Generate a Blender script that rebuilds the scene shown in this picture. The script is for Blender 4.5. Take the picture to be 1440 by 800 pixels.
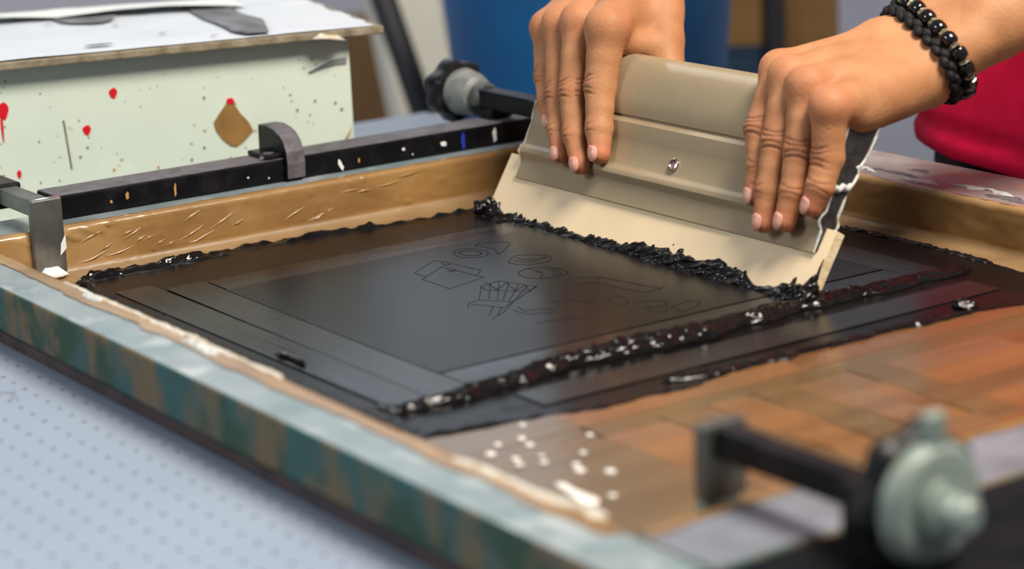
import bpy, bmesh, math, random
import numpy as np
from mathutils import Vector, Matrix

random.seed(7)
RNG = np.random.default_rng(11)
SC = bpy.context.scene
COL = SC.collection
for o in list(bpy.data.objects):
    bpy.data.objects.remove(o)

# ------------------------------------------------------------------ camera
cam_d = bpy.data.cameras.new('camera')
cam = bpy.data.objects.new('camera', cam_d)
COL.objects.link(cam)
cam_d.sensor_width = 36.0
cam_d.lens = 80.31
RX, UP, FW = (0.8224, -0.5674, -0.0419), (0.1753, 0.1825, 0.9675), (0.5413, 0.8030, -0.2495)
M = Matrix(((RX[0], UP[0], -FW[0], -0.8011), (RX[1], UP[1], -FW[1], -1.0511), (RX[2], UP[2], -FW[2], 0.3302), (0, 0, 0, 1)))
cam.matrix_world = M
cam_d.clip_start = 0.02
cam_d.dof.use_dof = True
cam_d.dof.focus_distance = 1.37
cam_d.dof.aperture_fstop = 5.6
SC.camera = cam

# ------------------------------------------------------------------ world, lights, exposure
W = bpy.data.worlds.new('world')
SC.world = W
W.use_nodes = True
W.node_tree.nodes['Background'].inputs['Color'].default_value = (0.80, 0.90, 1.0, 1)
W.node_tree.nodes['Background'].inputs['Strength'].default_value = 0.20


def area(name, loc, target, sx, sy, power, color):
    d = bpy.data.lights.new(name, 'AREA')
    d.shape = 'RECTANGLE'
    d.size, d.size_y, d.energy, d.color = sx, sy, power, color
    o = bpy.data.objects.new(name, d)
    COL.objects.link(o)
    o.location = loc
    o.rotation_euler = (Vector(target) - Vector(loc)).to_track_quat('-Z', 'Y').to_euler()
    return o


area('ceiling_light', (0.12, -0.90, 1.55), (0.02, 0.0, 0.05), 0.75, 0.55, 60, (1.0, 0.91, 0.79))
area('window_light', (0.9, 2.75, 1.15), (-0.1, 0.0, 0.0), 1.7, 1.1, 5.5, (0.74, 0.87, 1.0))
area('added_glint_strip', (0.35, 2.4, 2.0), (-0.1, 0.0, 0.0), 1.2, 0.12, 7, (0.86, 0.93, 1.0))  # unseen strip added for glints on the near tape and droplets
area('added_side_fill', (-2.6, 0.2, 1.5), (0.0, 0.0, 0.0), 0.9, 0.8, 34, (0.95, 0.96, 1.0))  # added fill for surfaces turned left; no window stands there
SC.view_settings.view_transform = 'Standard'
SC.view_settings.look = 'None'
SC.view_settings.exposure = 0.0
SC.view_settings.gamma = 1.0
SC.view_settings.use_curve_mapping = False


# ------------------------------------------------------------------ noise
def _h(i, j, k):
    n = (i * 374761393 + j * 668265263 + k * 2147483647 + 1013904223) & 0xffffffff
    n = ((n ^ (n >> 13)) * 1274126177) & 0xffffffff
    return ((n ^ (n >> 16)) & 0xffff) / 65535.0


def vnoise(x, y, z=0.0):
    x, y, z = np.broadcast_arrays(np.asarray(x, float), np.asarray(y, float), np.asarray(z, float))
    i, j, k = np.floor(x).astype(np.int64), np.floor(y).astype(np.int64), np.floor(z).astype(np.int64)
    u, v, w = x - i, y - j, z - k
    u, v, w = u * u * (3 - 2 * u), v * v * (3 - 2 * v), w * w * (3 - 2 * w)
    r = 0
    for a in (0, 1):
        for b in (0, 1):
            for c in (0, 1):
                r = r + _h(i + a, j + b, k + c) * (u if a else 1 - u) * (v if b else 1 - v) * (w if c else 1 - w)
    return r * 2 - 1


def fbm(x, y, z=0.0, o=3):
    s, a, f = 0, 1.0, 1.0
    for q in range(o):
        s = s + a * vnoise(x * f + 17.3 * q, y * f - 9.1 * q, z * f)
        a *= 0.5
        f *= 2.03
    return s


def sstep(a, b, x):
    t = np.clip((x - a) / (b - a), 0, 1)
    return t * t * (3 - 2 * t)


# ------------------------------------------------------------------ object helpers
def mesh(name, V, F, m=None, parent=None, smooth=False, kind=None):
    me = bpy.data.meshes.new(name)
    me.from_pydata([tuple(map(float, v)) for v in V], [], [tuple(map(int, f)) for f in F])
    me.update()
    if smooth:
        me.polygons.foreach_set('use_smooth', [True] * len(me.polygons))
    o = bpy.data.objects.new(name, me)
    COL.objects.link(o)
    if m:
        me.materials.append(m)
    if parent:
        o.parent = parent
    if kind:
        o['kind'] = kind
    return o


def from_bm(name, bm, m=None, parent=None, smooth=False, kind=None):
    me = bpy.data.meshes.new(name)
    bmesh.ops.recalc_face_normals(bm, faces=bm.faces)
    bm.to_mesh(me)
    bm.free()
    if smooth:
        me.polygons.foreach_set('use_smooth', [True] * len(me.polygons))
    o = bpy.data.objects.new(name, me)
    COL.objects.link(o)
    if m:
        me.materials.append(m)
    if parent:
        o.parent = parent
    if kind:
        o['kind'] = kind
    return o


def empty(name, label, cat, group=None, loc=(0, 0, 0)):
    o = bpy.data.objects.new(name, None)
    COL.objects.link(o)
    o.empty_display_size = 0.02
    return tag(o, label, cat, group)


def tag(o, label, cat, group=None):
    o['label'] = label
    o['category'] = cat
    if group:
        o['group'] = group
    return o


def bm_box(bm, c, s, rot=None, bev=0.0, seg=2):
    t = bmesh.new()
    bmesh.ops.create_cube(t, size=1.0)
    bmesh.ops.scale(t, vec=s, verts=t.verts)
    if bev > 0:
        bmesh.ops.bevel(t, geom=t.edges[:], offset=bev, segments=seg, profile=0.5, affect='EDGES')
    if rot is not None:
        bmesh.ops.transform(t, matrix=rot.to_4x4(), verts=t.verts)
    bmesh.ops.translate(t, vec=c, verts=t.verts)
    me = bpy.data.meshes.new('t')
    t.to_mesh(me)
    t.free()
    bm.from_mesh(me)
    bpy.data.meshes.remove(me)


def box(name, lo, hi, m, parent=None, bev=0.0, seg=2, rot=None, kind=None):
    bm = bmesh.new()
    c = [(a + b) / 2 for a, b in zip(lo, hi)]
    s = [abs(b - a) for a, b in zip(lo, hi)]
    bm_box(bm, c, s, rot, bev, seg)
    return from_bm(name, bm, m, parent, smooth=False, kind=kind)


def frame_from(d):
    d = Vector(d).normalized()
    a = Vector((0, 0, 1)) if abs(d.z) < 0.9 else Vector((1, 0, 0))
    u = d.cross(a).normalized()
    return u, d.cross(u).normalized(), d


def lathe(name, prof, origin, axis, m, parent=None, n=40, wob=None, smooth=True):
    """prof: (distance along axis, radius) list; wob(angle, k) scales the radius"""
    u, v, d = frame_from(axis)
    V, F = [], []
    for k, (z, r) in enumerate(prof):
        for i in range(n):
            a = 2 * math.pi * i / n
            rr = r * (wob(a, k) if wob else 1)
            V.append(Vector(origin) + d * z + u * (rr * math.cos(a)) + v * (rr * math.sin(a)))
    for k in range(len(prof) - 1):
        for i in range(n):
            j = (i + 1) % n
            F.append((k * n + i, k * n + j, (k + 1) * n + j, (k + 1) * n + i))
    F.append(tuple(range(n))[::-1])
    F.append(tuple(range((len(prof) - 1) * n, len(prof) * n)))
    o = mesh(name, V, F, m, parent, smooth)
    if smooth:
        add_auto(o)
    return o


def add_auto(o, ang=35):
    me = o.data
    bm = bmesh.new()
    bm.from_mesh(me)
    for e in bm.edges:
        if len(e.link_faces) == 2 and e.calc_face_angle(0) > math.radians(ang):
            e.smooth = False
    bm.to_mesh(me)
    bm.free()


def tube(name, pts, rad, m, parent=None, n=10, kind=None):
    P = [Vector(p) for p in pts]
    R = rad if isinstance(rad, (list, tuple)) else [rad] * len(P)
    V, F = [], []
    ref = None
    for i, p in enumerate(P):
        d = (P[min(i + 1, len(P) - 1)] - P[max(i - 1, 0)]).normalized()
        if ref is None:
            u, v, _ = frame_from(d)
        else:
            u = (ref - d * ref.dot(d)).normalized()
            v = d.cross(u)
        ref = u
        for k in range(n):
            a = 2 * math.pi * k / n
            V.append(p + u * (R[i] * math.cos(a)) + v * (R[i] * math.sin(a)))
    for i in range(len(P) - 1):
        for k in range(n):
            j = (k + 1) % n
            F.append((i * n + k, i * n + j, (i + 1) * n + j, (i + 1) * n + k))
    F.append(tuple(range(n))[::-1])
    F.append(tuple(range((len(P) - 1) * n, len(P) * n)))
    o = mesh(name, V, F, m, parent, True, kind)
    add_auto(o, 60)
    return o


def curvy(L, n=6):
    P = np.array(L, float)
    cl = np.allclose(P[0], P[-1])
    out = []
    N = len(P)
    for i in range(N - 1):
        p0 = P[i - 1] if i > 0 else (P[-2] if cl else P[0])
        p3 = P[i + 2] if i + 2 < N else (P[1] if cl else P[-1])
        p1, p2 = P[i], P[i + 1]
        for t in np.arange(n) / n:
            out.append(0.5 * (2 * p1 + (p2 - p0) * t + (2 * p0 - 5 * p1 + 4 * p2 - p3) * t * t + (3 * p1 - p0 - 3 * p2 + p3) * t ** 3))
    return out + [P[-1]]


def ribbon(name, lines, w, z, m, parent=None, kind=None):
    """flat thin drawn lines lying at height z"""
    V, F = [], []
    for L in lines:
        for (a, b) in zip(L[:-1], L[1:]):
            a, b = np.array(a), np.array(b)
            d = b - a
            ln = np.linalg.norm(d)
            if ln < 1e-6:
                continue
            d /= ln
            nn = np.array((-d[1], d[0])) * w / 2
            a, b = a - d * w * 0.3, b + d * w * 0.3
            i = len(V)
            for q in (a + nn, a - nn, b - nn, b + nn):
                V.append((q[0], q[1], z))
            F.append((i, i + 1, i + 2, i + 3))
    return mesh(name, V, F, m, parent, kind=kind)


# ------------------------------------------------------------------ materials
def mat(name, c1, c2=None, scale=30.0, stretch=(1, 1, 1), rough=0.5, metal=0.0, bump=0.0, bscale=80.0, bstretch=(1, 1, 1),
        coat=0.0, lo=0.35, hi=0.65, c3=None, s3=12.0, lo3=0.55, hi3=0.7, sss=0.0, spec=0.5, rvar=0.0, dist=0.0015, coatr=0.08, detail=5.0):
    m = bpy.data.materials.new(name)
    m.use_nodes = True
    nt = m.node_tree
    b = nt.nodes['Principled BSDF']
    b.inputs['Roughness'].default_value = rough
    b.inputs['Metallic'].default_value = metal
    b.inputs['Specular IOR Level'].default_value = spec
    b.inputs['Coat Weight'].default_value = coat
    b.inputs['Coat Roughness'].default_value = coatr
    b.inputs['Base Color'].default_value = (*c1, 1)
    tc = nt.nodes.new('ShaderNodeTexCoord')

    def noise(sc, st, det=detail):
        mp = nt.nodes.new('ShaderNodeMapping')
        mp.inputs['Scale'].default_value = st
        nt.links.new(tc.outputs['Object'], mp.inputs['Vector'])
        n = nt.nodes.new('ShaderNodeTexNoise')
        n.inputs['Scale'].default_value = sc
        n.inputs['Detail'].default_value = det
        nt.links.new(mp.outputs['Vector'], n.inputs['Vector'])
        return n

    def ramp(n, a, z):
        r = nt.nodes.new('ShaderNodeMapRange')
        r.inputs['From Min'].default_value = a
        r.inputs['From Max'].default_value = z
        nt.links.new(n.outputs['Fac'], r.inputs['Value'])
        return r

    if c2 is not None:
        n = noise(scale, stretch)
        r = ramp(n, lo, hi)
        mx = nt.nodes.new('ShaderNodeMix')
        mx.data_type = 'RGBA'
        mx.inputs['A'].default_value = (*c1, 1)
        mx.inputs['B'].default_value = (*c2, 1)
        nt.links.new(r.outputs['Result'], mx.inputs['Factor'])
        out = mx.outputs['Result']
        if c3 is not None:
            n3 = noise(s3, (1, 1, 1))
            r3 = ramp(n3, lo3, hi3)
            m3 = nt.nodes.new('ShaderNodeMix')
            m3.data_type = 'RGBA'
            nt.links.new(out, m3.inputs['A'])
            m3.inputs['B'].default_value = (*c3, 1)
            nt.links.new(r3.outputs['Result'], m3.inputs['Factor'])
            out = m3.outputs['Result']
        nt.links.new(out, b.inputs['Base Color'])
        if rvar:
            rr = nt.nodes.new('ShaderNodeMapRange')
            rr.inputs['To Min'].default_value = max(0.02, rough - rvar)
            rr.inputs['To Max'].default_value = min(1, rough + rvar)
            nt.links.new(n.outputs['Fac'], rr.inputs['Value'])
            nt.links.new(rr.outputs['Result'], b.inputs['Roughness'])
    if bump > 0:
        nb = noise(bscale, bstretch)
        bp = nt.nodes.new('ShaderNodeBump')
        bp.inputs['Strength'].default_value = bump
        bp.inputs['Distance'].default_value = dist
        nt.links.new(nb.outputs['Fac'], bp.inputs['Height'])
        nt.links.new(bp.outputs['Normal'], b.inputs['Normal'])
        if coat:
            nt.links.new(bp.outputs['Normal'], b.inputs['Coat Normal'])
    if sss:
        b.inputs['Subsurface Weight'].default_value = sss
        b.inputs['Subsurface Radius'].default_value = (0.012, 0.004, 0.002)
        b.inputs['Subsurface Scale'].default_value = 0.35
    return m


def skin_material():
    m = mat('skin', (0.465, 0.222, 0.102), (0.37, 0.162, 0.070), scale=55, rough=0.58, spec=0.30, bump=0.5, bscale=420, sss=0.05, lo=0.3, hi=0.7, dist=0.0006)
    nt = m.node_tree
    b = nt.nodes['Principled BSDF']
    src = b.inputs['Base Color'].links[0].from_socket
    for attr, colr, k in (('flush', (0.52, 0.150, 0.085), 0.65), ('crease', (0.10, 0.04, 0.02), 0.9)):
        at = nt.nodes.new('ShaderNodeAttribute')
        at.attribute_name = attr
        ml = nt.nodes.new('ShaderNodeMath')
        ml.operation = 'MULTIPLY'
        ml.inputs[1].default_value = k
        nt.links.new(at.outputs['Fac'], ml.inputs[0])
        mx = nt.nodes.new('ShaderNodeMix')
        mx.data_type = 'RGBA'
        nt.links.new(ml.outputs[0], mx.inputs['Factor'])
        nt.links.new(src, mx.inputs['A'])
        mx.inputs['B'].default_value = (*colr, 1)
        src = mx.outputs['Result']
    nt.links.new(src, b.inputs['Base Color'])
    return m


MT = dict(
    skin=skin_material(),
    nail=mat('nail', (0.56, 0.25, 0.19), (0.62, 0.32, 0.25), scale=150, rough=0.32, sss=0.1),
    shirt=mat('shirt_cotton', (0.70, 0.004, 0.050), (0.56, 0.003, 0.038), scale=45, rough=0.85, bump=0.3, bscale=900, spec=0.2, dist=0.0006),
    trousers=mat('trouser_cloth', (0.012, 0.012, 0.016), (0.02, 0.02, 0.025), rough=0.9, bump=0.2, bscale=500),
    shoe=mat('shoe_leather', (0.02, 0.017, 0.015), rough=0.5),
    hair=mat('hair', (0.012, 0.009, 0.008), (0.03, 0.02, 0.015), scale=200, rough=0.6, bump=0.5, bscale=300),
    alu=mat('anodised_holder', (0.335, 0.265, 0.165), (0.32, 0.252, 0.156), scale=60, rough=0.33, metal=0.15, bump=0.06, bscale=700, dist=0.0004),
    rubber=mat('polyurethane_blade', (0.76, 0.61, 0.40), (0.72, 0.57, 0.37), scale=25, rough=0.5, sss=0.1, bump=0.05, bscale=150),
    rubber_end=mat('blade_cut_face', (0.68, 0.53, 0.30), (0.78, 0.66, 0.44), scale=160, rough=0.7, bump=0.6, bscale=350, dist=0.001),
    plug=mat('dark_end_plug', (0.012, 0.0115, 0.011), (0.030, 0.029, 0.027), scale=160, rough=0.55, bump=0.4, bscale=300),
    dried=mat('dried_white_paint', (0.62, 0.64, 0.62), (0.40, 0.42, 0.42), scale=250, rough=0.6, bump=0.5, bscale=400),
    screw=mat('steel_screw', (0.55, 0.50, 0.48), rough=0.25, metal=1.0),
    screw_red=mat('screw_recess', (0.16, 0.05, 0.05), (0.35, 0.2, 0.2), scale=400, rough=0.4),
    ink=mat('wet_black_ink', (0.0045, 0.004, 0.0042), (0.007, 0.006, 0.006), scale=40, rough=0.12, bump=0.15, bscale=340, dist=0.001, spec=0.34),
    inkfilm=mat('thin_black_ink', (0.004, 0.0034, 0.0034), (0.008, 0.0066, 0.0066), scale=30, stretch=(1, 0.25, 1), rough=0.24, rvar=0.06, spec=0.11, bump=0.22, bscale=260, bstretch=(1, 0.06, 1), dist=0.0006),
    inktape=mat('inked_tape', (0.008, 0.007, 0.007), (0.016, 0.015, 0.015), scale=60, stretch=(0.06, 1, 1), rough=0.20, rvar=0.12, spec=0.26, bump=0.4, bscale=320, bstretch=(0.05, 1, 1), dist=0.0006),
    inktape2=mat('inked_tape_cross', (0.008, 0.007, 0.007), (0.016, 0.015, 0.015), scale=60, stretch=(1, 0.06, 1), rough=0.20, rvar=0.12, spec=0.26, bump=0.4, bscale=320, bstretch=(1, 0.05, 1), dist=0.0006),
    stencil=mat('inked_stencil', (0.0045, 0.004, 0.0038), (0.007, 0.006, 0.0055), scale=20, rough=0.27, spec=0.16, bump=0.08, bscale=900, dist=0.0003),
    drawn=mat('stencil_lines', (0.004, 0.0035, 0.0035), rough=0.5, spec=0.3),
    mesh_cloth=mat('mesh_cloth', (0.22, 0.16, 0.08), rough=0.5),
    tape=mat('brown_packing_tape', (0.31, 0.178, 0.060), (0.215, 0.115, 0.038), scale=14, stretch=(1, 1, 2.5), rough=0.30, rvar=0.10, bump=0.25, bscale=40, coat=0.3, coatr=0.12, c3=(0.42, 0.26, 0.11), s3=9, dist=0.002),
    wrinkle=mat('stretched_tape_fold', (0.33, 0.195, 0.070), (0.25, 0.14, 0.048), scale=60, rough=0.22, coat=0.4),
    tape_pale=mat('pale_flat_tape', (0.27, 0.175, 0.085), (0.20, 0.12, 0.052), scale=20, rough=0.4, bump=0.2, bscale=60),
    tape_flat=mat('brown_tape_on_mesh', (0.25, 0.135, 0.05), (0.17, 0.085, 0.03), scale=16, stretch=(0.3, 1.5, 1), rough=0.30, bump=0.35, bscale=40, coat=0.3, dist=0.002),
    teal=mat('weathered_teal_paint', (0.012, 0.070, 0.066), (0.115, 0.080, 0.036), scale=34, stretch=(1.0, 1.0, 0.4), detail=9.0, rough=0.6, bump=0.4, bscale=120, bstretch=(1, 1, 0.25), c3=(0.010, 0.045, 0.020), s3=30, lo3=0.50, hi3=0.60, lo=0.40, hi=0.54),
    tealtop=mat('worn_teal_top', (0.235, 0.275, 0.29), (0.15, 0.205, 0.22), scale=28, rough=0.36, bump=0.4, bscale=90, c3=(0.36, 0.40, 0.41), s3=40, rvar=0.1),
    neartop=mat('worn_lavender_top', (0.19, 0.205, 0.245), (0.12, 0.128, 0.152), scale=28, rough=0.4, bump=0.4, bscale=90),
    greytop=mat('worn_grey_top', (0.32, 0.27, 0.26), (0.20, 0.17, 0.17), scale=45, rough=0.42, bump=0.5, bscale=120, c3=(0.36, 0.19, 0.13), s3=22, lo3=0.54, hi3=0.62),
    black=mat('black_enamel', (0.004, 0.0045, 0.006), (0.008, 0.008, 0.010), scale=60, rough=0.34, spec=0.13, bump=0.25, bscale=200, c3=(0.014, 0.012, 0.014), s3=60),
    matt_black=mat('matt_black_bar', (0.005, 0.006, 0.008), (0.010, 0.010, 0.013), scale=60, rough=0.75, spec=0.05),
    bartop=mat('black_steel_sheen_grey', (0.125, 0.115, 0.130), (0.075, 0.07, 0.08), scale=120, rough=0.6, bump=0.3, bscale=300),  # grey puts the sheen of upward black steel into the colour
    steel=mat('bare_dark_steel', (0.16, 0.165, 0.155), (0.10, 0.105, 0.10), scale=40, rough=0.45, metal=0.6, bump=0.15, bscale=120, c3=(0.26, 0.26, 0.24), s3=30),
    steel_pale=mat('pale_zinc', (0.36, 0.42, 0.37), (0.28, 0.34, 0.30), scale=60, rough=0.4, metal=0.45, bump=0.15, bscale=90),
    cone=mat('grey_hub', (0.26, 0.27, 0.25), (0.17, 0.18, 0.17), scale=90, rough=0.5, metal=0.3, bump=0.2, bscale=200),
    knob=mat('black_knob_plastic', (0.007, 0.007, 0.008), rough=0.38, spec=0.35),
    table=mat('white_laminate', (0.255, 0.305, 0.385), (0.235, 0.282, 0.36), scale=8, rough=0.55),
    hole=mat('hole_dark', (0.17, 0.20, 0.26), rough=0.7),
    underside=mat('dried_ink_edge', (0.05, 0.028, 0.028), (0.02, 0.012, 0.012), scale=50, rough=0.6, bump=0.4),
    cream=mat('cream_painted_board', (0.63, 0.72, 0.62), (0.58, 0.67, 0.57), scale=10, rough=0.5, bump=0.1, bscale=60, c3=(0.66, 0.73, 0.63), s3=18),
    lidedge=mat('chipboard_edge', (0.16, 0.13, 0.08), (0.30, 0.26, 0.18), scale=90, rough=0.8, bump=0.6, bscale=200),
    paper=mat('stained_paper', (0.60, 0.64, 0.69), (0.54, 0.58, 0.64), scale=14, rough=0.55, bump=0.1, bscale=40),
    greystain=mat('grey_stain', (0.08, 0.085, 0.09), (0.20, 0.21, 0.23), scale=80, stretch=(1, 0.3, 1), rough=0.7, lo=0.3, hi=0.7),
    patch=mat('brown_patch', (0.30, 0.165, 0.045), (0.22, 0.12, 0.035), scale=60, rough=0.5),
    red=mat('red_paint', (0.62, 0.008, 0.02), rough=0.35),
    white=mat('white_paint', (0.78, 0.80, 0.78), rough=0.5, bump=0.3, bscale=150),
    dark=mat('dark_speck', (0.16, 0.22, 0.19), rough=0.7),
    ochre=mat('ochre_speck', (0.45, 0.26, 0.08), rough=0.6),
    blue=mat('blue_paint', (0.015, 0.04, 0.40), rough=0.5),
    bucket=mat('blue_plastic', (0.004, 0.120, 0.33), (0.004, 0.085, 0.25), scale=10, rough=0.5, bump=0.1, bscale=20),
    cord=mat('black_cord', (0.005, 0.005, 0.0055), (0.012, 0.012, 0.013), scale=300, rough=0.6, spec=0.25, bump=0.5, bscale=700),
    bead=mat('black_glass_bead', (0.006, 0.006, 0.007), rough=0.10),
    spacer=mat('champagne_spacer', (0.34, 0.29, 0.19), (0.16, 0.13, 0.085), scale=500, rough=0.4, metal=0.4),
    wall=mat('wall_paint', (0.70, 0.71, 0.80), (0.67, 0.68, 0.78), scale=3, rough=0.8, bump=0.1, bscale=40),
    floor=mat('concrete_floor', (0.20, 0.19, 0.18), (0.15, 0.145, 0.14), scale=3, rough=0.6, bump=0.1, bscale=20),
    card=mat('brown_cardboard', (0.20, 0.105, 0.03), (0.16, 0.08, 0.022), scale=12, rough=0.8),
    darkmetal=mat('rack_metal', (0.012, 0.013, 0.018), rough=0.5),
    navy=mat('navy_plastic', (0.008, 0.03, 0.07), rough=0.6),
    pale=mat('pale_board', (0.80, 0.79, 0.70), (0.72, 0.71, 0.62), scale=8, rough=0.7),
    grey=mat('grey_plastic', (0.18, 0.20, 0.23), rough=0.6),
    glare_drop=mat('glare_white_droplet', (0.72, 0.69, 0.66), rough=0.05),  # whitish base puts the glare of clear drops into the colour
    glass=mat('window_glass', (0.75, 0.85, 0.95), rough=0.1),
    crust=mat('pale_crust', (0.50, 0.42, 0.28), (0.62, 0.58, 0.52), scale=120, rough=0.3, bump=0.8, bscale=180, dist=0.003),
)
STRIP = [mat('tape_shade_%s' % n, a, b, scale=22, stretch=(0.25, 2.0, 1), rough=0.27, bump=0.3, bscale=34, bstretch=(0.4, 1, 1), coat=0.35, coatr=0.12, dist=0.002)
         for n, a, b in (('olive', (0.145, 0.090, 0.038), (0.105, 0.062, 0.025)), ('orange', (0.215, 0.102, 0.038), (0.155, 0.070, 0.026)),
                         ('umber', (0.125, 0.056, 0.022), (0.18, 0.080, 0.030)), ('pink', (0.20, 0.108, 0.053), (0.145, 0.076, 0.036)))]

# ------------------------------------------------------------------ room
TOP = -0.006                                    # height of the printing table top; z = 0 is the screen mesh


def struct(o):
    o['kind'] = 'structure'
    return o


FLOOR = -0.90
struct(box('floor', (-2.7, -2.6, FLOOR - 0.1), (3.0, 3.1, FLOOR), MT['floor']))
struct(box('wall_back', (-2.7, 3.0, FLOOR), (0.1, 3.1, 2.2), MT['wall']))
struct(box('wall_back', (1.75, 3.0, FLOOR), (3.0, 3.1, 2.2), MT['wall']))
struct(box('wall_back', (0.1, 3.0, FLOOR), (1.75, 3.1, 0.55), MT['wall']))
struct(box('wall_back', (0.1, 3.0, 1.75), (1.75, 3.1, 2.2), MT['wall']))
struct(box('wall_right', (3.0, -2.6, FLOOR), (3.1, 3.1, 2.2), MT['wall']))
struct(box('baseboard_back', (-2.7, 2.985, FLOOR), (3.0, 3.0, FLOOR + 0.09), MT['grey']))
wf = bmesh.new()
for lo, hi in (((0.1, 2.99, 0.55), (0.16, 3.08, 1.75)), ((1.69, 2.99, 0.55), (1.75, 3.08, 1.75)), ((0.16, 2.99, 0.55), (1.69, 3.08, 0.61)),
               ((0.16, 2.99, 1.69), (1.69, 3.08, 1.75)), ((0.90, 3.0, 0.61), (0.95, 3.07, 1.69))):
    bm_box(wf, [(a + b) / 2 for a, b in zip(lo, hi)], [b - a for a, b in zip(lo, hi)], None, 0.004)
struct(from_bm('window_1', wf, MT['pale']))

# ------------------------------------------------------------------ printing table with perforated top
tbl = empty('printing_table', 'white perforated printing table under the wooden screen', 'table')
PX, PY = 0.0145, 0.01465
x0, y0 = -0.3786 - 26 * PX, 0.0296 - 36 * PY
NXH, NYH = 31, 58


def table_top():
    V, F = [], []
    K = 8
    rh = 0.0014
    tl, bl_ = TOP, TOP - 0.006
    xa, ya = x0 - PX / 2, y0 - PY / 2
    idx = {}

    def vert(p):
        key = tuple(round(q, 6) for q in p)
        if key not in idx:
            idx[key] = len(V)
            V.append(p)
        return idx[key]
    for i in range(NXH):
        for j in range(NYH):
            cx, cy = x0 + i * PX, y0 + j * PY
            outer = []
            for q in range(K):
                a = math.pi / 4 * q
                ca, sa = math.cos(a), math.sin(a)
                s = 1 / max(abs(ca), abs(sa))
                outer.append(vert((cx + PX / 2 * ca * s, cy + PY / 2 * sa * s, tl)))
            inner = [vert((cx + rh * math.cos(math.pi / 4 * q), cy + rh * math.sin(math.pi / 4 * q), tl)) for q in range(K)]
            low = [vert((cx + rh * math.cos(math.pi / 4 * q), cy + rh * math.sin(math.pi / 4 * q), bl_)) for q in range(K)]
            for q in range(K):
                r = (q + 1) % K
                F.append((inner[q], outer[q], outer[r], inner[r]))
                F.append((low[q], inner[q], inner[r], low[r]))
            F.append(tuple(low))
    xb, yb = xa + NXH * PX, ya + NYH * PY
    X0, X1, Y0, Y1 = -0.82, 0.205, -0.62, 0.56
    for (a, b, c, d) in ((X0, xa, Y0, Y1), (xb, X1, Y0, Y1), (xa, xb, Y0, ya), (xa, xb, yb, Y1)):
        i = len(V)
        V += [(a, c, tl), (b, c, tl), (b, d, tl), (a, d, tl)]
        F.append((i, i + 1, i + 2, i + 3))
    i = len(V)
    for z in (tl, tl - 0.03):
        V += [(X0, Y0, z), (X1, Y0, z), (X1, Y1, z), (X0, Y1, z)]
    for q in range(4):
        F.append((i + q, i + (q + 1) % 4, i + 4 + (q + 1) % 4, i + 4 + q))
    F.append((i + 7, i + 6, i + 5, i + 4))
    return V, F


V, F = table_top()
top = mesh('table_top', V, F, MT['table'], tbl)
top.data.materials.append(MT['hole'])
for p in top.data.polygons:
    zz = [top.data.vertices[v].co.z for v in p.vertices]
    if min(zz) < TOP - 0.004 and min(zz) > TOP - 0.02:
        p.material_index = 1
for lx in (-0.76, 0.165):
    for ly in (-0.56, 0.50):
        box('leg', (lx - 0.03, ly - 0.03, FLOOR), (lx + 0.03, ly + 0.03, TOP - 0.03), MT['darkmetal'], tbl, 0.003)
for ly in (-0.56, 0.50):
    box('apron', (-0.73, ly - 0.012, TOP - 0.11), (0.135, ly + 0.012, TOP - 0.03), MT['darkmetal'], tbl, 0.002)
for lx in (-0.76, 0.165):
    box('apron', (lx - 0.012, -0.53, TOP - 0.11), (lx + 0.012, 0.47, TOP - 0.03), MT['darkmetal'], tbl, 0.002)
mk = []
for a in np.linspace(0, 1, 14):
    cx, cy = -0.3905 + 0.004 * math.sin(a * 9), 0.070 - 0.055 * a
    t = a * 17
    mk.append([(cx, cy), (cx + 0.004 * math.cos(t), cy + 0.0028 * math.sin(t))])
ribbon('pencil_mark', mk, 0.0011, TOP + 0.0002, MT['hole'], tbl)

# ------------------------------------------------------------------ screen frame
scr = empty('screen_frame', 'weathered teal wooden screen printing frame lined with brown tape', 'frame')
ZT = 0.030
XL0, XL1, XR0, XR1 = -0.3576, -0.3258, 0.165, 0.229
YN0, YN1, YB0, YB1 = -0.4640, -0.4175, 0.2195, 0.268


def rail(lo, hi, mats, bev=0.003):
    bm = bmesh.new()
    bm_box(bm, [(a + b) / 2 for a, b in zip(lo, hi)], [b - a for a, b in zip(lo, hi)], None, bev, 3)
    o = from_bm('rail', bm, mats[0], scr)
    o.data.materials.append(mats[1])
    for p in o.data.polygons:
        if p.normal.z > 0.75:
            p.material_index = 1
    return o


rail((XL0, YN0, 0.0035), (XL1, YB1, ZT), (MT['teal'], MT['tealtop']), 0.0025)
rail((XL1, YB0, 0.0035), (XR1, YB1, ZT), (MT['teal'], MT['tealtop']))
rail((XR0, YN0, 0.0035), (XR1, YB0, ZT), (MT['teal'], MT['greytop']))
rail((XL1, YN0, 0.0035), (XR0, YN1, ZT), (MT['teal'], MT['neartop']))
box('mesh_cloth', (XL0 + 0.004, YN0 + 0.004, -0.0006), (XR1 - 0.004, YB1 - 0.004, 0.0), MT['mesh_cloth'], scr)
for lo, hi in (((XL0 + .001, YN0 + .002, -0.003), (XL1, YB1, 0.0034)), ((XL1, YN0 + .002, -0.003), (XR1, YN1, 0.0034)), ((XR0, YN1, -0.003), (XR1 - .002, YB1, 0.0034)), ((XL1, YB0, -0.003), (XR0, YB1 - .002, 0.0034))):
    box('underside_strip', lo, hi, MT['underside'], scr)

# brown tape lining: thin crumpled sheets over the inner walls


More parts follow.
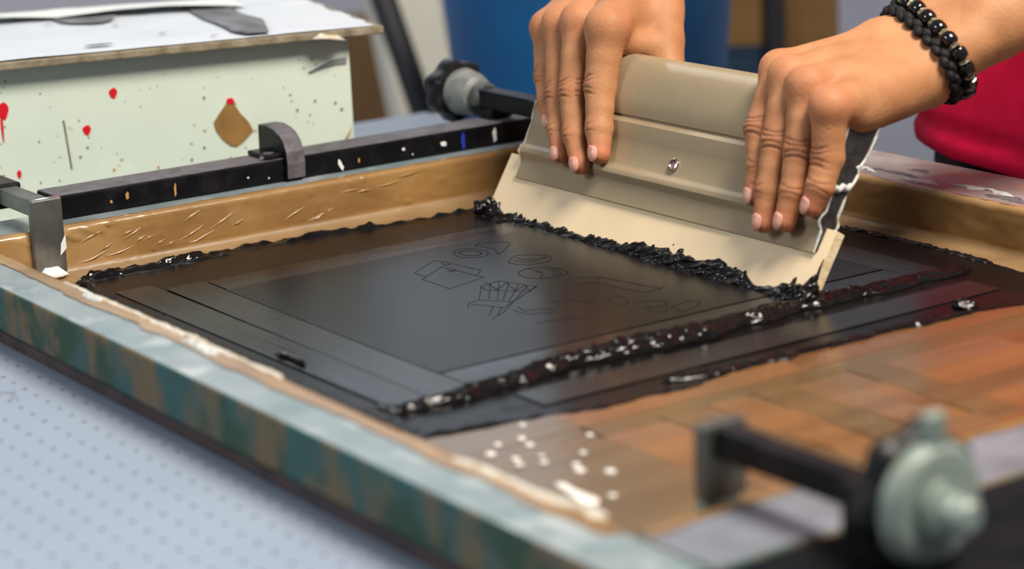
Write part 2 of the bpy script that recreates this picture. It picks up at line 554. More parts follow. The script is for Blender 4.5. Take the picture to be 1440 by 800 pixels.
def sheet(name, fn, nu, nv, m, thick=0.0006, parent=scr):
    """fn(u, v) -> point; closed thin sheet"""
    U, Vv = np.meshgrid(np.linspace(0, 1, nu), np.linspace(0, 1, nv), indexing='ij')
    P = fn(U, Vv)
    V = P.reshape(-1, 3)
    F = []
    for i in range(nu - 1):
        for j in range(nv - 1):
            a = i * nv + j
            F.append((a, a + nv, a + nv + 1, a + 1))
    o = mesh(name, V, F, m, parent, True)
    return o


def wall_tape(axis, fixed, sgn, a0, a1, seed, ztop, lip):
    """cross-section: lip on the rail top -> down the inner wall -> concave fillet -> flat strip on the mesh"""
    sec = []
    for t in np.linspace(0, 1, 6):
        sec.append((lip * (1 - t) + 0.0004, ztop + 0.0005 - 0.0004 * t * t))
    for t in np.linspace(0.06, 1, 12):
        sec.append((-0.0010 - 0.0015 * t, ztop - 0.0006 - (ztop - 0.0075) * t))
    for t in np.linspace(0.1, 1, 7):
        a = math.pi / 2 * t
        sec.append((-0.0025 - 0.006 * (1 - math.cos(a)), 0.0069 - 0.0055 * math.sin(a)))
    for t in np.linspace(0.2, 1, 6):
        sec.append((-0.0085 - 0.024 * t, 0.0014 - 0.0005 * t))
    sec = np.array(sec)
    nv = len(sec)

    def fn(U, Vv):
        k = np.rint(Vv * (nv - 1)).astype(int)
        off, z = sec[k, 0], sec[k, 1]
        s = a0 + (a1 - a0) * U
        n = fbm(s * 42 + seed, k * 0.22, seed, 4)
        cr = np.abs(fbm(s * 16 + k * 0.35, k * 0.12 - s * 14, seed + 3, 3))
        wr = 0.00040 * n + 0.0017 * np.exp(-(cr / 0.030) ** 2) * sstep(0.15, 0.65, fbm(s * 7 + seed, 0 * s, seed, 2) + 0.35 - 1.2 * (s - a0 - 0.1) / (a1 - a0) * (axis == 'x'))
        inwall = ((k >= 6) & (k < 18))
        w = np.where(inwall, 1.0, 0.35)
        edge = np.where(k == 0, 0.0018 * fbm(s * 60, 0 * s, seed, 3), 0)
        o_ = off - np.abs(wr) * w * (off < 0) + edge
        c = fixed + sgn * o_
        zz = z + np.where(inwall, 0.0, np.abs(wr) * 0.3)
        if axis == 'x':
            return np.stack([s, c, zz], -1)
        return np.stack([c, s, zz], -1)
    o = sheet('brown_tape', fn, 240, nv, MT['tape'])
    o.data.materials.append(MT['tape_pale'])
    for p in o.data.polygons:
        k = min(p.vertices) % nv
        if k >= 19:
            p.material_index = 1
    return o


wall_tape('x', YB0, 1, XL1 + 0.001, XR0 - 0.003, 1.0, ZT, 0.004)
wall_tape('y', XR0, 1, YN1 + 0.003, YB0 - 0.004, 5.0, ZT, 0.003)
wall_tape('y', XL1, -1, YN1 + 0.003, YB0 - 0.004, 9.0, ZT, 0.010)
wall_tape('x', YN1, -1, XL1 + 0.003, XR0 - 0.003, 14.0, ZT, 0.006)
for i in range(22):
    x_, z_ = (random.uniform(-0.265, -0.09), random.uniform(0.008, 0.026)) if i < 18 else (random.uniform(-0.09, 0.03), random.uniform(0.020, 0.027))
    an = random.uniform(0.15, 0.45) if i < 18 else random.uniform(-0.05, 0.12)
    ln = random.uniform(0.008, 0.024)
    cu = random.uniform(-0.5, 0.5)
    pts = []
    for t in np.linspace(-0.5, 0.5, 9):
        zz = z_ + ln * t * math.sin(an) + cu * ln * (0.25 - t * t) * 0.5
        zz = min(max(zz, 0.0075), 0.0275)
        pts.append((x_ + ln * t * math.cos(an), YB0 - 0.0010 - 0.0015 * (ZT - zz) / (ZT - 0.0075) - 0.0001, zz))
    tube('tape_wrinkle', pts, [0.0002 + 0.0007 * (1 - abs(2 * q)) for q in np.linspace(-0.5, 0.5, 9)], MT['wrinkle'], scr, 6)
# pale crusty glue along the top inner edge of the left rail


def lump_strip(name, pts, w, h, seed, m, parent=None, n=260, nv=14, lump=0.6, zoff=0.0, fr=1.0, kind=None, taper=True):
    """low irregular bead lying along a polyline of 3-D points"""
    P = np.array(pts, float)
    L = np.r_[0, np.cumsum(np.linalg.norm(np.diff(P, axis=0), axis=1))]
    s = np.linspace(0, L[-1], n)
    C = np.stack([np.interp(s, L, P[:, i]) for i in range(3)], 1)
    T = np.gradient(C, axis=0)
    T /= np.linalg.norm(T, axis=1)[:, None]
    Nn = np.stack([-T[:, 1], T[:, 0], 0 * s], 1)
    wv = np.interp(s, L, w) if np.ndim(w) else np.full(n, w)
    hv = np.interp(s, L, h) if np.ndim(h) else np.full(n, h)
    tp = np.clip(np.minimum(s, L[-1] - s) / 0.006, 0.05, 1) if taper else 1
    V = []
    th = np.linspace(0, math.pi, nv)
    for j, a in enumerate(th):
        r = 1 + lump * 0.30 * fbm(s * 48 * fr + seed + j * 0.25, np.full(n, j * 0.42), seed, 3)
        rid = 1 + lump * 0.38 * vnoise(s * 190 * fr + j * 0.45, np.full(n, j * 0.95), seed + 8)
        side = wv / 2 * math.cos(a) * (1 + lump * 0.45 * fbm(s * 60 * fr + 40 * (j > nv / 2), 0 * s, seed + 2, 3))
        ht = hv * math.sin(a) * r * rid
        V.append(C + Nn * (side * tp)[:, None] + np.array([0, 0, 1.0]) * (np.maximum(ht, 0) * tp + zoff)[:, None])
    V = np.stack(V, 1).reshape(-1, 3)
    F = []
    for i in range(n - 1):
        for j in range(nv - 1):
            a = i * nv + j
            F.append((a, a + 1, a + nv + 1, a + nv))
        F.append((i * nv + nv - 1, i * nv, (i + 1) * nv, (i + 1) * nv + nv - 1))
    return mesh(name, V, F, m, parent, True, kind)


lump_strip('glue_crust_and_glare', [(-0.3262, 0.095, ZT), (-0.3256, 0.02, ZT), (-0.3260, -0.06, ZT), (-0.3255, -0.155, ZT)], [0.002, 0.003, 0.0045, 0.003], [0.0005, 0.0009, 0.0015, 0.0010], 3.0, MT['crust'], scr, n=420, lump=1.1, fr=1.6)
lump_strip('glue_crust_and_glare', [(-0.3290, 0.060, ZT), (-0.3300, 0.035, ZT)], 0.006, 0.0018, 6.0, MT['dried'], scr, n=80, lump=1.2, fr=2)
lump_strip('glue_crust_and_glare', [(-0.3300, -0.06, ZT), (-0.3310, -0.10, ZT)], 0.005, 0.0018, 7.0, MT['dried'], scr, n=120, lump=1.2, fr=2)
lump_strip('glue_crust_and_glare', [(-0.3290, -0.30, ZT), (-0.3270, -0.36, ZT), (-0.3230, -0.40, ZT)], 0.005, 0.0012, 8.0, MT['crust'], scr, n=160, lump=1.2, fr=1.2)
for i, (x, y0_, y1_, w_, mm) in enumerate(((0.179, 0.030, -0.015, 0.010, 'dried'), (0.184, 0.000, -0.050, 0.008, 'bartop'), (0.178, -0.035, -0.070, 0.010, 'dried'), (0.186, -0.070, -0.125, 0.009, 'dried'), (0.178, -0.105, -0.150, 0.008, 'bartop'), (0.186, -0.140, -0.200, 0.011, 'dried'), (0.198, -0.02, -0.04, 0.009, 'bartop'), (0.176, -0.19, -0.25, 0.008, 'dried'))):
    lump_strip('glue_crust_and_glare', [(x, y0_, ZT), (x + 0.003, (y0_ + y1_) / 2, ZT), (x - 0.001, y1_, ZT)], [0.004, w_, 0.003], 0.0006, 12.0 + i, MT[mm], scr, n=90, nv=10, lump=1.6, fr=1.6)
lump_strip('glue_crust_and_glare', [(-0.2690, -0.2880, 0.0022), (-0.2735, -0.3240, 0.0022)], [0.004, 0.010], 0.0012, 18.0, MT['glare_drop'], scr, n=80, lump=0.7)  # white streak painted in for a glare on the near tape
# tape strips across the mesh on the near side, one beside another
ys = -0.4140
k = 0
cols = [2, 1, 3, 1, 2, 1, 3, 0, 1, 2, 3]
while ys < -0.195:
    w = random.uniform(0.019, 0.027)
    xs = XL1 + 0.004
    sx = -0.20 + random.uniform(-.02, .02)
    segs = [(-0.3215, sx, 0), (sx, 0.162, cols[k % len(cols)])]
    if k % 2 == 0:
        cut = random.uniform(-0.08, 0.05)
        segs = [segs[0], (sx, cut, cols[k % len(cols)]), (cut, 0.162, cols[(k + 3) % len(cols)])]
    for (a, b, ci) in segs:
        bm = bmesh.new()
        bm_box(bm, ((a + b) / 2, ys + w / 2, 0.0012 + 0.00025 * (k % 3) + 0.0001 * ci), (b - a + 0.002, w + 0.0016, 0.0006), Matrix.Rotation(random.uniform(-.006, .006), 3, 'Z'), 0.0002, 1)
        from_bm('tape_strip', bm, STRIP[ci], scr)
    ys += w
    k += 1
for (xx, yy, ln, ci, r) in ((-0.165, -0.320, 0.15, 0, 0.05), (-0.140, -0.318, 0.14, 1, 0.02), (-0.115, -0.322, 0.15, 0, -0.02), (-0.090, -0.330, 0.12, 3, 0.04), (-0.055, -0.300, 0.10, 0, -0.03)):
    bm = bmesh.new()
    bm_box(bm, (xx, yy, 0.0021), (0.022, ln, 0.0005), Matrix.Rotation(r, 3, 'Z'), 0.0002, 1)
    from_bm('tape_strip', bm, STRIP[ci], scr)

# inked stencil sheet, inked border tapes, drawing
ZI = 0.0026


def thin(name, xa, xb, ya, yb, z, m, rot=0.0):
    bm = bmesh.new()
    bm_box(bm, ((xa + xb) / 2, (ya + yb) / 2, z), (xb - xa, yb - ya, 0.0005), Matrix.Rotation(rot, 3, 'Z'), 0.00015, 1)
    return from_bm(name, bm, m, scr)


thin('stencil_sheet', -0.2205, 0.083, -0.1190, 0.1075, ZI + 0.0006, MT['stencil'])
thin('inked_tape_strip', -0.2450, -0.2200, -0.1650, 0.1360, ZI + 0.0003, MT['inktape2'])
thin('inked_tape_strip', -0.2190, 0.0900, 0.1080, 0.1340, ZI + 0.0004, MT['inktape'], 0.004)
thin('inked_tape_strip', -0.2190, 0.0900, -0.1440, -0.1195, ZI + 0.0002, MT['inktape'], -0.006)
thin('inked_tape_strip', 0.0835, 0.1080, -0.1500, 0.1300, ZI + 0.0003, MT['inktape2'])
thin('inked_tape_strip', -0.2100, 0.1000, -0.1960, -0.1710, ZI + 0.0002, MT['inktape'], 0.01)
thin('inked_tape_strip', -0.2690, -0.2455, -0.1550, 0.1500, ZI + 0.0001, MT['inktape2'], 0.012)
DRAW = [
    [(-0.1190, 0.0630), (-0.0934, 0.0811), (-0.0907, 0.0712), (-0.0867, 0.0412), (-0.0945, 0.0325)], [(-0.1190, 0.0630), (-0.1189, 0.0514)],
    [(-0.1237, 0.0470), (-0.0989, 0.0648), (-0.0948, 0.0260), (-0.1238, 0.0180), (-0.1237, 0.0470)], [(-0.0938, 0.0718), (-0.0948, 0.0656), (-0.0911, 0.0667)],
    [(-0.0999, 0.0563), (-0.1008, 0.0502), (-0.0968, 0.0533)],
    [(-0.0731, 0.0910), (-0.0653, 0.0934), (-0.0605, 0.0888), (-0.0572, 0.0804), (-0.0607, 0.0714), (-0.0676, 0.0682), (-0.0742, 0.0722), (-0.0779, 0.0782), (-0.0731, 0.0910)],
    [(-0.0706, 0.0885), (-0.0668, 0.0873), (-0.0627, 0.0832), (-0.0628, 0.0759), (-0.0674, 0.0730), (-0.0718, 0.0773), (-0.0730, 0.0833), (-0.0706, 0.0885)],
    [(-0.0545, 0.0955), (-0.0449, 0.0964), (-0.0358, 0.0901), (-0.0381, 0.0821), (-0.0544, 0.0677), (-0.0566, 0.0674), (-0.0515, 0.0773), (-0.0527, 0.0887), (-0.0545, 0.0955)],
    [(-0.0637, 0.0450), (-0.0519, 0.0554), (-0.0436, 0.0522), (-0.0369, 0.0432), (-0.0401, 0.0342), (-0.0486, 0.0304), (-0.0593, 0.0335), (-0.0637, 0.0450)],
    [(-0.0588, 0.0475), (-0.0537, 0.0377), (-0.0399, 0.0389)], [(-0.0540, 0.0501), (-0.0498, 0.0411), (-0.0395, 0.0409)],
    [(-0.0731, 0.0211), (-0.0627, 0.0250), (-0.0525, 0.0176), (-0.0504, 0.0062), (-0.0547, -0.0012), (-0.0647, -0.0030), (-0.0741, 0.0016), (-0.0770, 0.0111), (-0.0731, 0.0211)],
    [(-0.0550, 0.0177), (-0.0573, 0.0059), (-0.0662, -0.0015)], [(-0.0526, 0.0153), (-0.0552, 0.0039), (-0.0628, -0.0025)], [(-0.0636, 0.0236), (-0.0643, 0.0104), (-0.0716, 0.0015)],
    [(-0.1076, 0.0092), (-0.0928, 0.0128), (-0.0844, -0.0130), (-0.0937, -0.0193), (-0.1103, 0.0008), (-0.1076, 0.0092)], [(-0.1076, 0.0092), (-0.1252, -0.0149), (-0.1327, -0.0161), (-0.1400, -0.0257)],
    [(-0.0844, -0.0130), (-0.1138, -0.0320), (-0.1306, -0.0467), (-0.1426, -0.0533)], [(-0.0992, 0.0122), (-0.1194, -0.0162)], [(-0.0938, 0.0114), (-0.1176, -0.0221)],
    [(-0.0914, 0.0047), (-0.1153, -0.0243)], [(-0.0891, -0.0020), (-0.1147, -0.0291)], [(-0.0873, -0.0080), (-0.1138, -0.0320)],
    [(-0.1252, -0.0149), (-0.1138, -0.0320), (-0.1247, -0.0381), (-0.1333, -0.0197)], [(-0.1279, -0.0330), (-0.1396, -0.0462)], [(-0.1244, -0.0363), (-0.1362, -0.0494)],
    [(-0.1004, 0.0156), (-0.1053, -0.0040), (-0.0926, 0.0059), (-0.0985, -0.0127), (-0.0876, -0.0056), (-0.0937, -0.0193)],
    [(-0.1240, -0.0468), (-0.1231, -0.0578), (-0.1114, -0.0648), (-0.1034, -0.0603), (-0.1114, -0.0547), (-0.1203, -0.0524), (-0.1181, -0.0423)],
    [(-0.1296, -0.0771), (-0.1156, -0.0806), (-0.1018, -0.0877)], [(-0.0990, -0.0481), (-0.0885, -0.0497), (-0.0820, -0.0642), (-0.1007, -0.0946)],
    [(-0.0557, -0.0116), (-0.0452, -0.0217), (-0.0358, -0.0660), (-0.0488, -0.0664), (-0.0555, -0.0252), (-0.0672, -0.0273)], [(-0.0452, -0.0217), (-0.0532, -0.0275)],
    [(-0.0358, -0.0660), (-0.0305, -0.0624)], [(-0.0570, -0.0148), (-0.0715, -0.0319)],
    [(-0.0707, -0.0624), (-0.0627, -0.0616), (-0.0639, -0.0730), (-0.0727, -0.0812), (-0.0760, -0.0760), (-0.0707, -0.0624)], [(-0.0643, -0.0768), (-0.0500, -0.0903), (-0.0562, -0.0968), (-0.0692, -0.0926)],
    [(-0.0586, -0.0822), (-0.0699, -0.0999), (-0.0629, -0.1066), (-0.0524, -0.0902)], [(-0.0560, -0.1010), (-0.0429, -0.0971), (-0.0372, -0.1025), (-0.0467, -0.1098), (-0.0587, -0.1125), (-0.0560, -0.1010)],
]
DRAW = [curvy(L) if (len(L) >= 8 or len(L) == 3) and i not in (0, 2) else L for i, L in enumerate(DRAW)]
dl = ribbon('line_drawing', DRAW, 0.0008, ZI + 0.00095, MT['drawn'], scr)
dl['label'] = 'thin dark line drawings of pastries, bags and a chair'

# ------------------------------------------------------------------ ink
OUT = np.array([(-0.2751, 0.1947), (-0.2549, 0.1964), (-0.2381, 0.1970), (-0.2138, 0.1955), (-0.1787, 0.2010), (-0.1573, 0.2030), (-0.1288, 0.2010), (-0.0910, 0.1956), (-0.0526, 0.1900), (-0.0189, 0.1894), (0.0215, 0.1896),
                (0.08, 0.185), (0.132, 0.17), (0.143, 0.06), (0.1446, -0.0191), (0.1473, -0.0512), (0.1472, -0.0820), (0.1458, -0.1130), (0.1442, -0.1403), (0.1427, -0.1529), (0.1380, -0.1805), (0.125, -0.2190), (0.1090, -0.2273), (0.0838, -0.2273),
                (0.0668, -0.2230), (0.0556, -0.2183), (0.0385, -0.2196), (0.0118, -0.2153), (-0.0203, -0.2147), (-0.0524, -0.2150), (-0.0840, -0.2132), (-0.1047, -0.2158), (-0.1349, -0.2251),
                (-0.1540, -0.2216), (-0.1711, -0.2213), (-0.1879, -0.2210), (-0.2094, -0.2163), (-0.2306, -0.2116), (-0.2442, -0.2079), (-0.2576, -0.2043), (-0.2790, -0.2000), (-0.2850, -0.10), (-0.2840, 0.08)])


def poly_sd(X, Y, P):
    d = np.full(X.shape, 1e9)
    ins = np.zeros(X.shape, bool)
    n = len(P)
    for i in range(n):
        a, b = P[i], P[(i + 1) % n]
        e = b - a
        t = np.clip(((X - a[0]) * e[0] + (Y - a[1]) * e[1]) / (e @ e), 0, 1)
        d = np.minimum(d, np.hypot(X - a[0] - t * e[0], Y - a[1] - t * e[1]))
        c = ((a[1] > Y) != (b[1] > Y)) & (X < (b[0] - a[0]) * (Y - a[1]) / (b[1] - a[1] + 1e-12) + a[0])
        ins ^= c
    return np.where(ins, d, -d)


def ink_film():
    st = 0.0016
    gx, gy = np.arange(-0.295, 0.160, st), np.arange(-0.240, 0.216, st)
    X, Y = np.meshgrid(gx, gy, indexing='ij')
    sd = poly_sd(X, Y, OUT) + 0.0013 * fbm(X * 110, Y * 110, 2.0, 3)
    edge = sstep(0.0, 0.004, sd)
    rim = np.exp(-((sd - 0.004) / 0.003) ** 2)
    back = sstep(0.165, 0.19, Y)
    h = ZI * 0.55 + 0.00085 * edge + rim * np.maximum(0, 0.0010 + 0.0012 * fbm(X * 130, Y * 130, 5.0, 3)) * (0.5 + 0.9 * back)
    h += 0.0020 * np.exp(-((Y - 0.190 + 0.002 * vnoise(X * 40, 0 * X)) / 0.0030) ** 2) * np.maximum(0, 0.55 + fbm(X * 70, Y * 70, 9.0, 3)) * edge * (X < 0.03)
    crackx = np.abs(fbm(X * 10 + 3, Y * 34, 4.0, 3))
    h += 0.00012 * fbm(X * 60, Y * 14, 1.0, 2) + 0.0004 * np.exp(-(crackx / 0.02) ** 2) * edge
    h = np.where(sd < 0, 0.0014, h)
    g0, g1 = np.gradient(sd, st)
    gn = g0 ** 2 + g1 ** 2 + 1e-9
    snap = (sd < 0) & (sd > -0.004)
    Xs, Ys = np.where(snap, X - sd * g0 / gn * 0.9, X), np.where(snap, Y - sd * g1 / gn * 0.9, Y)
    Xs = np.clip(Xs, X - st, X + st)
    Ys = np.clip(Ys, Y - st, Y + st)
    keep = sd > 0
    cell = keep[:-1, :-1] | keep[1:, :-1] | keep[:-1, 1:] | keep[1:, 1:]
    ny = len(gy)
    ii, jj = np.nonzero(cell)
    a = ii * ny + jj
    Fq = np.stack([a, a + ny, a + ny + 1, a + 1], 1)
    used, inv = np.unique(Fq, return_inverse=True)
    P = np.stack([Xs, Ys, h], -1).reshape(-1, 3)[used]
    return mesh('ink_film', P, inv.reshape(-1, 4), MT['inkfilm'], None, True)


tag(ink_film(), 'wide film of black ink spread over the taped screen mesh', 'ink')
RC = [(-0.2720, -0.1400), (-0.2679, -0.1487), (-0.2632, -0.1580), (-0.2361, -0.1594), (-0.2003, -0.1559), (-0.1656, -0.1509), (-0.1365, -0.1529), (-0.1094, -0.1534), (-0.0816, -0.1540), (-0.0495, -0.1503), (-0.0163, -0.1475), (0.0140, -0.1480), (0.0469, -0.1513), (0.0850, -0.1513), (0.1128, -0.1514), (0.1244, -0.1512)]
rw = [0.004, 0.007, 0.010, 0.011, 0.012, 0.015, 0.016, 0.017, 0.018, 0.017, 0.016, 0.014, 0.013, 0.012, 0.010, 0.006]
rh = [0.001, 0.002, 0.0035, 0.0045, 0.005, 0.0065, 0.007, 0.0072, 0.0070, 0.0060, 0.0055, 0.005, 0.005, 0.0045, 0.004, 0.002]
ridge = lump_strip('ink_ridge', [(x, y, 0.0022) for x, y in RC], rw, rh, 21.0, MT['ink'], None, n=1100, nv=30, lump=0.62, fr=1.15)
tag(ridge, 'long lumpy ridge of wet black ink running diagonally to the near end of the squeegee', 'ink')
cr2 = lump_strip('ink_ridge', [(-0.1471, -0.2044, .002), (-0.1344, -0.2080, .002), (-0.1163, -0.2123, .002), (-0.0932, -0.2121, .002), (-0.0653, -0.2125, .002), (-0.0385, -0.2140, .002), (-0.0073, -0.2131, .002), (0.0210, -0.2154, .002), (0.060, -0.2175, .002)],
                 [0.004, 0.005, 0.007, 0.008, 0.007, 0.006, 0.006, 0.005, 0.004], 0.0022, 31.0, MT['ink'], None, n=420, lump=1.1, fr=1.5)
tag(cr2, 'thin broken ridge of black ink along the edge of the brown tape', 'ink')
cr3 = lump_strip('ink_ridge', [(-0.276, 0.193, .002), (-0.255, 0.194, .002), (-0.238, 0.196, .002), (-0.21, 0.193, .002), (-0.185, 0.197, .002)], [0.005, 0.009, 0.010, 0.008, 0.004], 0.0028, 41.0, MT['ink'], None, n=200, lump=1.3, fr=1.4)
tag(cr3, 'rough clot of black ink in the left corner of the screen', 'ink')
cr4 = lump_strip('ink_ridge', [(0.1405, -0.02, .002), (0.1425, -0.08, .002), (0.1410, -0.13, .002), (0.1380, -0.155, .002)], [0.003, 0.004, 0.005, 0.004], 0.0016, 43.0, MT['ink'], None, n=260, lump=1.3, fr=1.6)
tag(cr4, 'thin crusty line of black ink beside the right rail', 'ink')
cr5 = lump_strip('ink_ridge', [(-0.2655, -0.0320, .0035), (-0.2610, -0.0450, .0035), (-0.2640, -0.0640, .0035)], [0.003, 0.006, 0.002], 0.0022, 45.0, MT['ink'], None, n=60, lump=0.5)
tag(cr5, 'short flake of black ink beside the left rail', 'ink')


def blob(name, c, r, sq, seed, m, parent=None, sub=3, amp=0.18):
    bm = bmesh.new()
    bmesh.ops.create_icosphere(bm, subdivisions=sub, radius=1.0)
    P = np.array([v.co for v in bm.verts])
    n = 1 + amp * fbm(P[:, 0] * 2.2 + seed, P[:, 1] * 2.2, P[:, 2] * 2.2 + seed, 2)
    for v, p, k in zip(bm.verts, P, n):
        v.co = Vector((c[0] + p[0] * r * k * sq[0], c[1] + p[1] * r * k * sq[1], c[2] + p[2] * r * k * sq[2]))
    return from_bm(name, bm, m, parent, True)


tag(blob('ink_blob', (0.060, -0.2075, 0.0040), 0.006, (1.1, 1.0, 0.7), 3.0, MT['ink'], amp=0.4), 'small glossy black ink blob by the brown tape at right', 'ink')

# ------------------------------------------------------------------ squeegee
sq = empty('squeegee', 'wide tan squeegee with a cream blade held by both hands', 'squeegee')
TB, TH = math.radians(31.5), math.radians(28.0)
SB, NB = np.array([math.sin(TB), 0, math.cos(TB)]), np.array([-math.cos(TB), 0, math.sin(TB)])
SH, NH = np.array([math.sin(TH), 0, math.cos(TH)]), np.array([-math.cos(TH), 0, math.sin(TH)])
P0 = np.array([0.0150, 0, 0.0275])
LIFT = np.array([0, 0, 0.0034])


def onb(y, s, n):
    return SB * s + NB * n + np.array([0, y, 0])


def onh(y, s, n):
    return P0 + SH * s + NH * n + np.array([0, y, 0])


bl = bmesh.new()
YA, YZ, BTH = -0.1452, 0.1672, 0.0072
bv = [bl.verts.new(onb(y, s, n)) for y in (YA, YZ) for (s, n) in ((0.0045, 0), (0.0470, 0), (0.0470, -BTH), (0.0045 + BTH * 0.55, -BTH))]
for f in ((3, 2, 1, 0), (4, 5, 6, 7), (0, 1, 5, 4), (1, 2, 6, 5), (2, 3, 7, 6), (3, 0, 4, 7)):
    bl.faces.new([bv[i] for i in f])
bmesh.ops.recalc_face_normals(bl, faces=bl.faces)
bmesh.ops.bevel(bl, geom=bl.edges[:], offset=0.0004, segments=2, affect='EDGES', profile=0.5)
blade = from_bm('blade', bl, MT['rubber'], sq)
blade.data.materials.append(MT['rubber_end'])
for p in blade.data.polygons:
    if abs(p.normal.y) > 0.8:
        p.material_index = 1

front = [(0, 0), (0.0005, 0.0006), (0.0125, 0.0008), (0.0140, 0.0016), (0.0155, 0.0036), (0.0170, 0.0047), (0.0188, 0.0049), (0.0205, 0.0044), (0.0225, 0.0030), (0.0245, 0.0024),
         (0.030, 0.0028), (0.0385, 0.0030), (0.0398, 0.0036), (0.0495, 0.0058), (0.0502, 0.0056), (0.0530, 0.0040), (0.0534, 0.0030), (0.0540, 0.0030), (0.0543, 0.0050), (0.058, 0.0066),
         (0.064, 0.0079), (0.071, 0.0085), (0.078, 0.0084), (0.084, 0.0077), (0.0885, 0.0060), (0.0918, 0.0036), (0.0940, 0.0006), (0.0950, -0.0025)]
prof = front + [(s, -0.005 - n) for s, n in front[::-1]][1:]


def extrude_profile(name, prof, ya, yb, m, parent, ny=2):
    V, F = [], []
    n = len(prof)
    for y in np.linspace(ya, yb, ny):
        V += [onh(y, s, q) for s, q in prof]
    for k in range(ny - 1):
        for i in range(n):
            j = (i + 1) % n
            F.append((k * n + i, k * n + j, (k + 1) * n + j, (k + 1) * n + i))
    F.append(tuple(range(n))[::-1])
    F.append(tuple(range((ny - 1) * n, ny * n)))
    bm = bmesh.new()
    vs = [bm.verts.new(v) for v in V]
    for f in F:
        bm.faces.new([vs[i] for i in f])
    o = from_bm(name, bm, m, parent, True)
    add_auto(o, 28)
    return o


YHA, YHZ = -0.1370, 0.1500
hold = extrude_profile('holder', prof, YHA, YHZ, MT['alu'], sq)
ps = np.array(prof)
cen = np.array([0.0475, -0.0025])


def inset(d):
    q = ps.copy()
    q[:, 0] = np.clip(q[:, 0], d, 0.095 - d)
    q[:, 1] = -0.0025 + (q[:, 1] + 0.0025) * np.maximum(0.3, (np.abs(ps[:, 1] + 0.0025) - d) / np.maximum(np.abs(ps[:, 1] + 0.0025), 1e-4))
    return [tuple(v) for v in q]


ins = inset(0.0016)
extrude_profile('end_plug', ins, YHA - 0.0006, YHA + 0.004, MT['plug'], sq)
extrude_profile('end_plug', ins, YHZ - 0.004, YHZ + 0.0006, MT['plug'], sq)
# dried white paint round the end profile and across it
pa = [onh(YHA - 0.0004, s, n) for s, n in prof[1:27]]
tube('paint_edge', pa, [0.0004 + 0.0006 * abs(math.sin(i * 1.7)) for i in range(len(pa))], MT['dried'], sq, 8)
pa = [onh(YHA - 0.0004, s, n) for s, n in prof[28:-1]]
tube('paint_edge', pa, [0.0004 + 0.0006 * abs(math.sin(i * 2.1)) for i in range(len(pa))], MT['dried'], sq, 8)
tube('paint_edge', [onh(YHA - 0.0011, 0.036 + 0.006 * t + 0.0012 * math.sin(t * 14), 0.004 - 0.012 * t) for t in np.linspace(0, 1, 12)], [0.0012 + 0.0008 * abs(math.sin(i * 2.3)) for i in range(12)], MT['dried'], sq, 8)
pa = [onh(YHZ + 0.0003, s, n) for s, n in prof[1:27]]
tube('paint_edge', pa, [0.0004 + 0.0007 * abs(math.sin(i * 1.3)) for i in range(len(pa))], MT['crust'], sq, 8)
sc0 = onh(-0.0013, 0.0304, 0.0026)
scw = lathe('screw', [(0, 0.0040), (0.0008, 0.0042), (0.0017, 0.0039), (0.0021, 0.0030), (0.0016, 0.0024), (0.0008, 0.0021)], sc0, NH, MT['screw'], sq, 28)
lathe('recess', [(0.0009, 0.0023), (0.0012, 0.0020)], sc0, NH, MT['screw_red'], scw, 6)

CT = np.array([(0.1690, 0.0150), (0.1660, 0.0120), (0.163, 0.013), (0.1529, 0.0085), (0.142, 0.0068), (0.1185, 0.0068), (0.0959, 0.0074), (0.0762, 0.0068), (0.0535, 0.0068), (0.0404, 0.0082), (0.0273, 0.0084), (0.0142, 0.0113), (-0.0032, 0.0114), (-0.0192, 0.0128), (-0.0496, 0.0122), (-0.0659, 0.0135), (-0.0845, 0.0118), (-0.0949, 0.0072), (-0.1043, 0.0052), (-0.1156, 0.0062), (-0.1256, 0.0090), (-0.1358, 0.0115), (-0.1417, 0.0165), (-0.1452, 0.0230)])[::-1]


def crust():
    ny, nv = 1000, 40
    y = np.linspace(-0.1456, 0.1690, ny)
    tops = np.interp(y, CT[:, 0], CT[:, 1])
    spike = np.maximum(0, fbm(y * 200, 0 * y, 3.0, 3)) ** 2 * 0.0038
    tops = tops * 0.90 + 0.0017 * fbm(y * 120, 0 * y, 7.0, 3) + spike + 0.0012
    Yg = np.repeat(y[:, None], nv, 1)
    t = np.repeat(np.linspace(0, 1, nv)[None, :], ny, 0)
    s = -0.0010 + (tops[:, None] + 0.0010) * t
    n1 = fbm(Yg * 170 + s * 150, s * 330 + Yg * 60, 11.0, 4)
    n2 = np.abs(fbm(Yg * 95 + s * 120, s * 220, 15.0, 3))
    amp = np.interp(y, [-0.146, -0.12, -0.09, -0.02, 0.05, 0.12, 0.169], [2.0, 1.2, 1.1, 1.3, 0.9, 0.6, 1.4])[:, None]
    th = (0.0008 + amp * (0.0010 + 0.0008 * n1 + 0.0014 * n2) * (1.15 - 0.7 * t))
    th = np.maximum(th, 0.0004) * np.sqrt(np.clip((1 - t) * 8, 0, 1)) + 0.0001
    foot = 0.0035 * np.clip(1 - t * 5, 0, 1) ** 2
    P = SB * s[..., None] + NB * (th + foot)[..., None]
    P[..., 1] = Yg
    V = P.reshape(-1, 3)
    i, j = np.meshgrid(np.arange(ny - 1), np.arange(nv - 1), indexing='ij')
    a = (i * nv + j).ravel()
    F = np.stack([a, a + 1, a + nv + 1, a + nv], 1)
    return mesh('ink_crust', V, F, MT['ink'], sq, True)


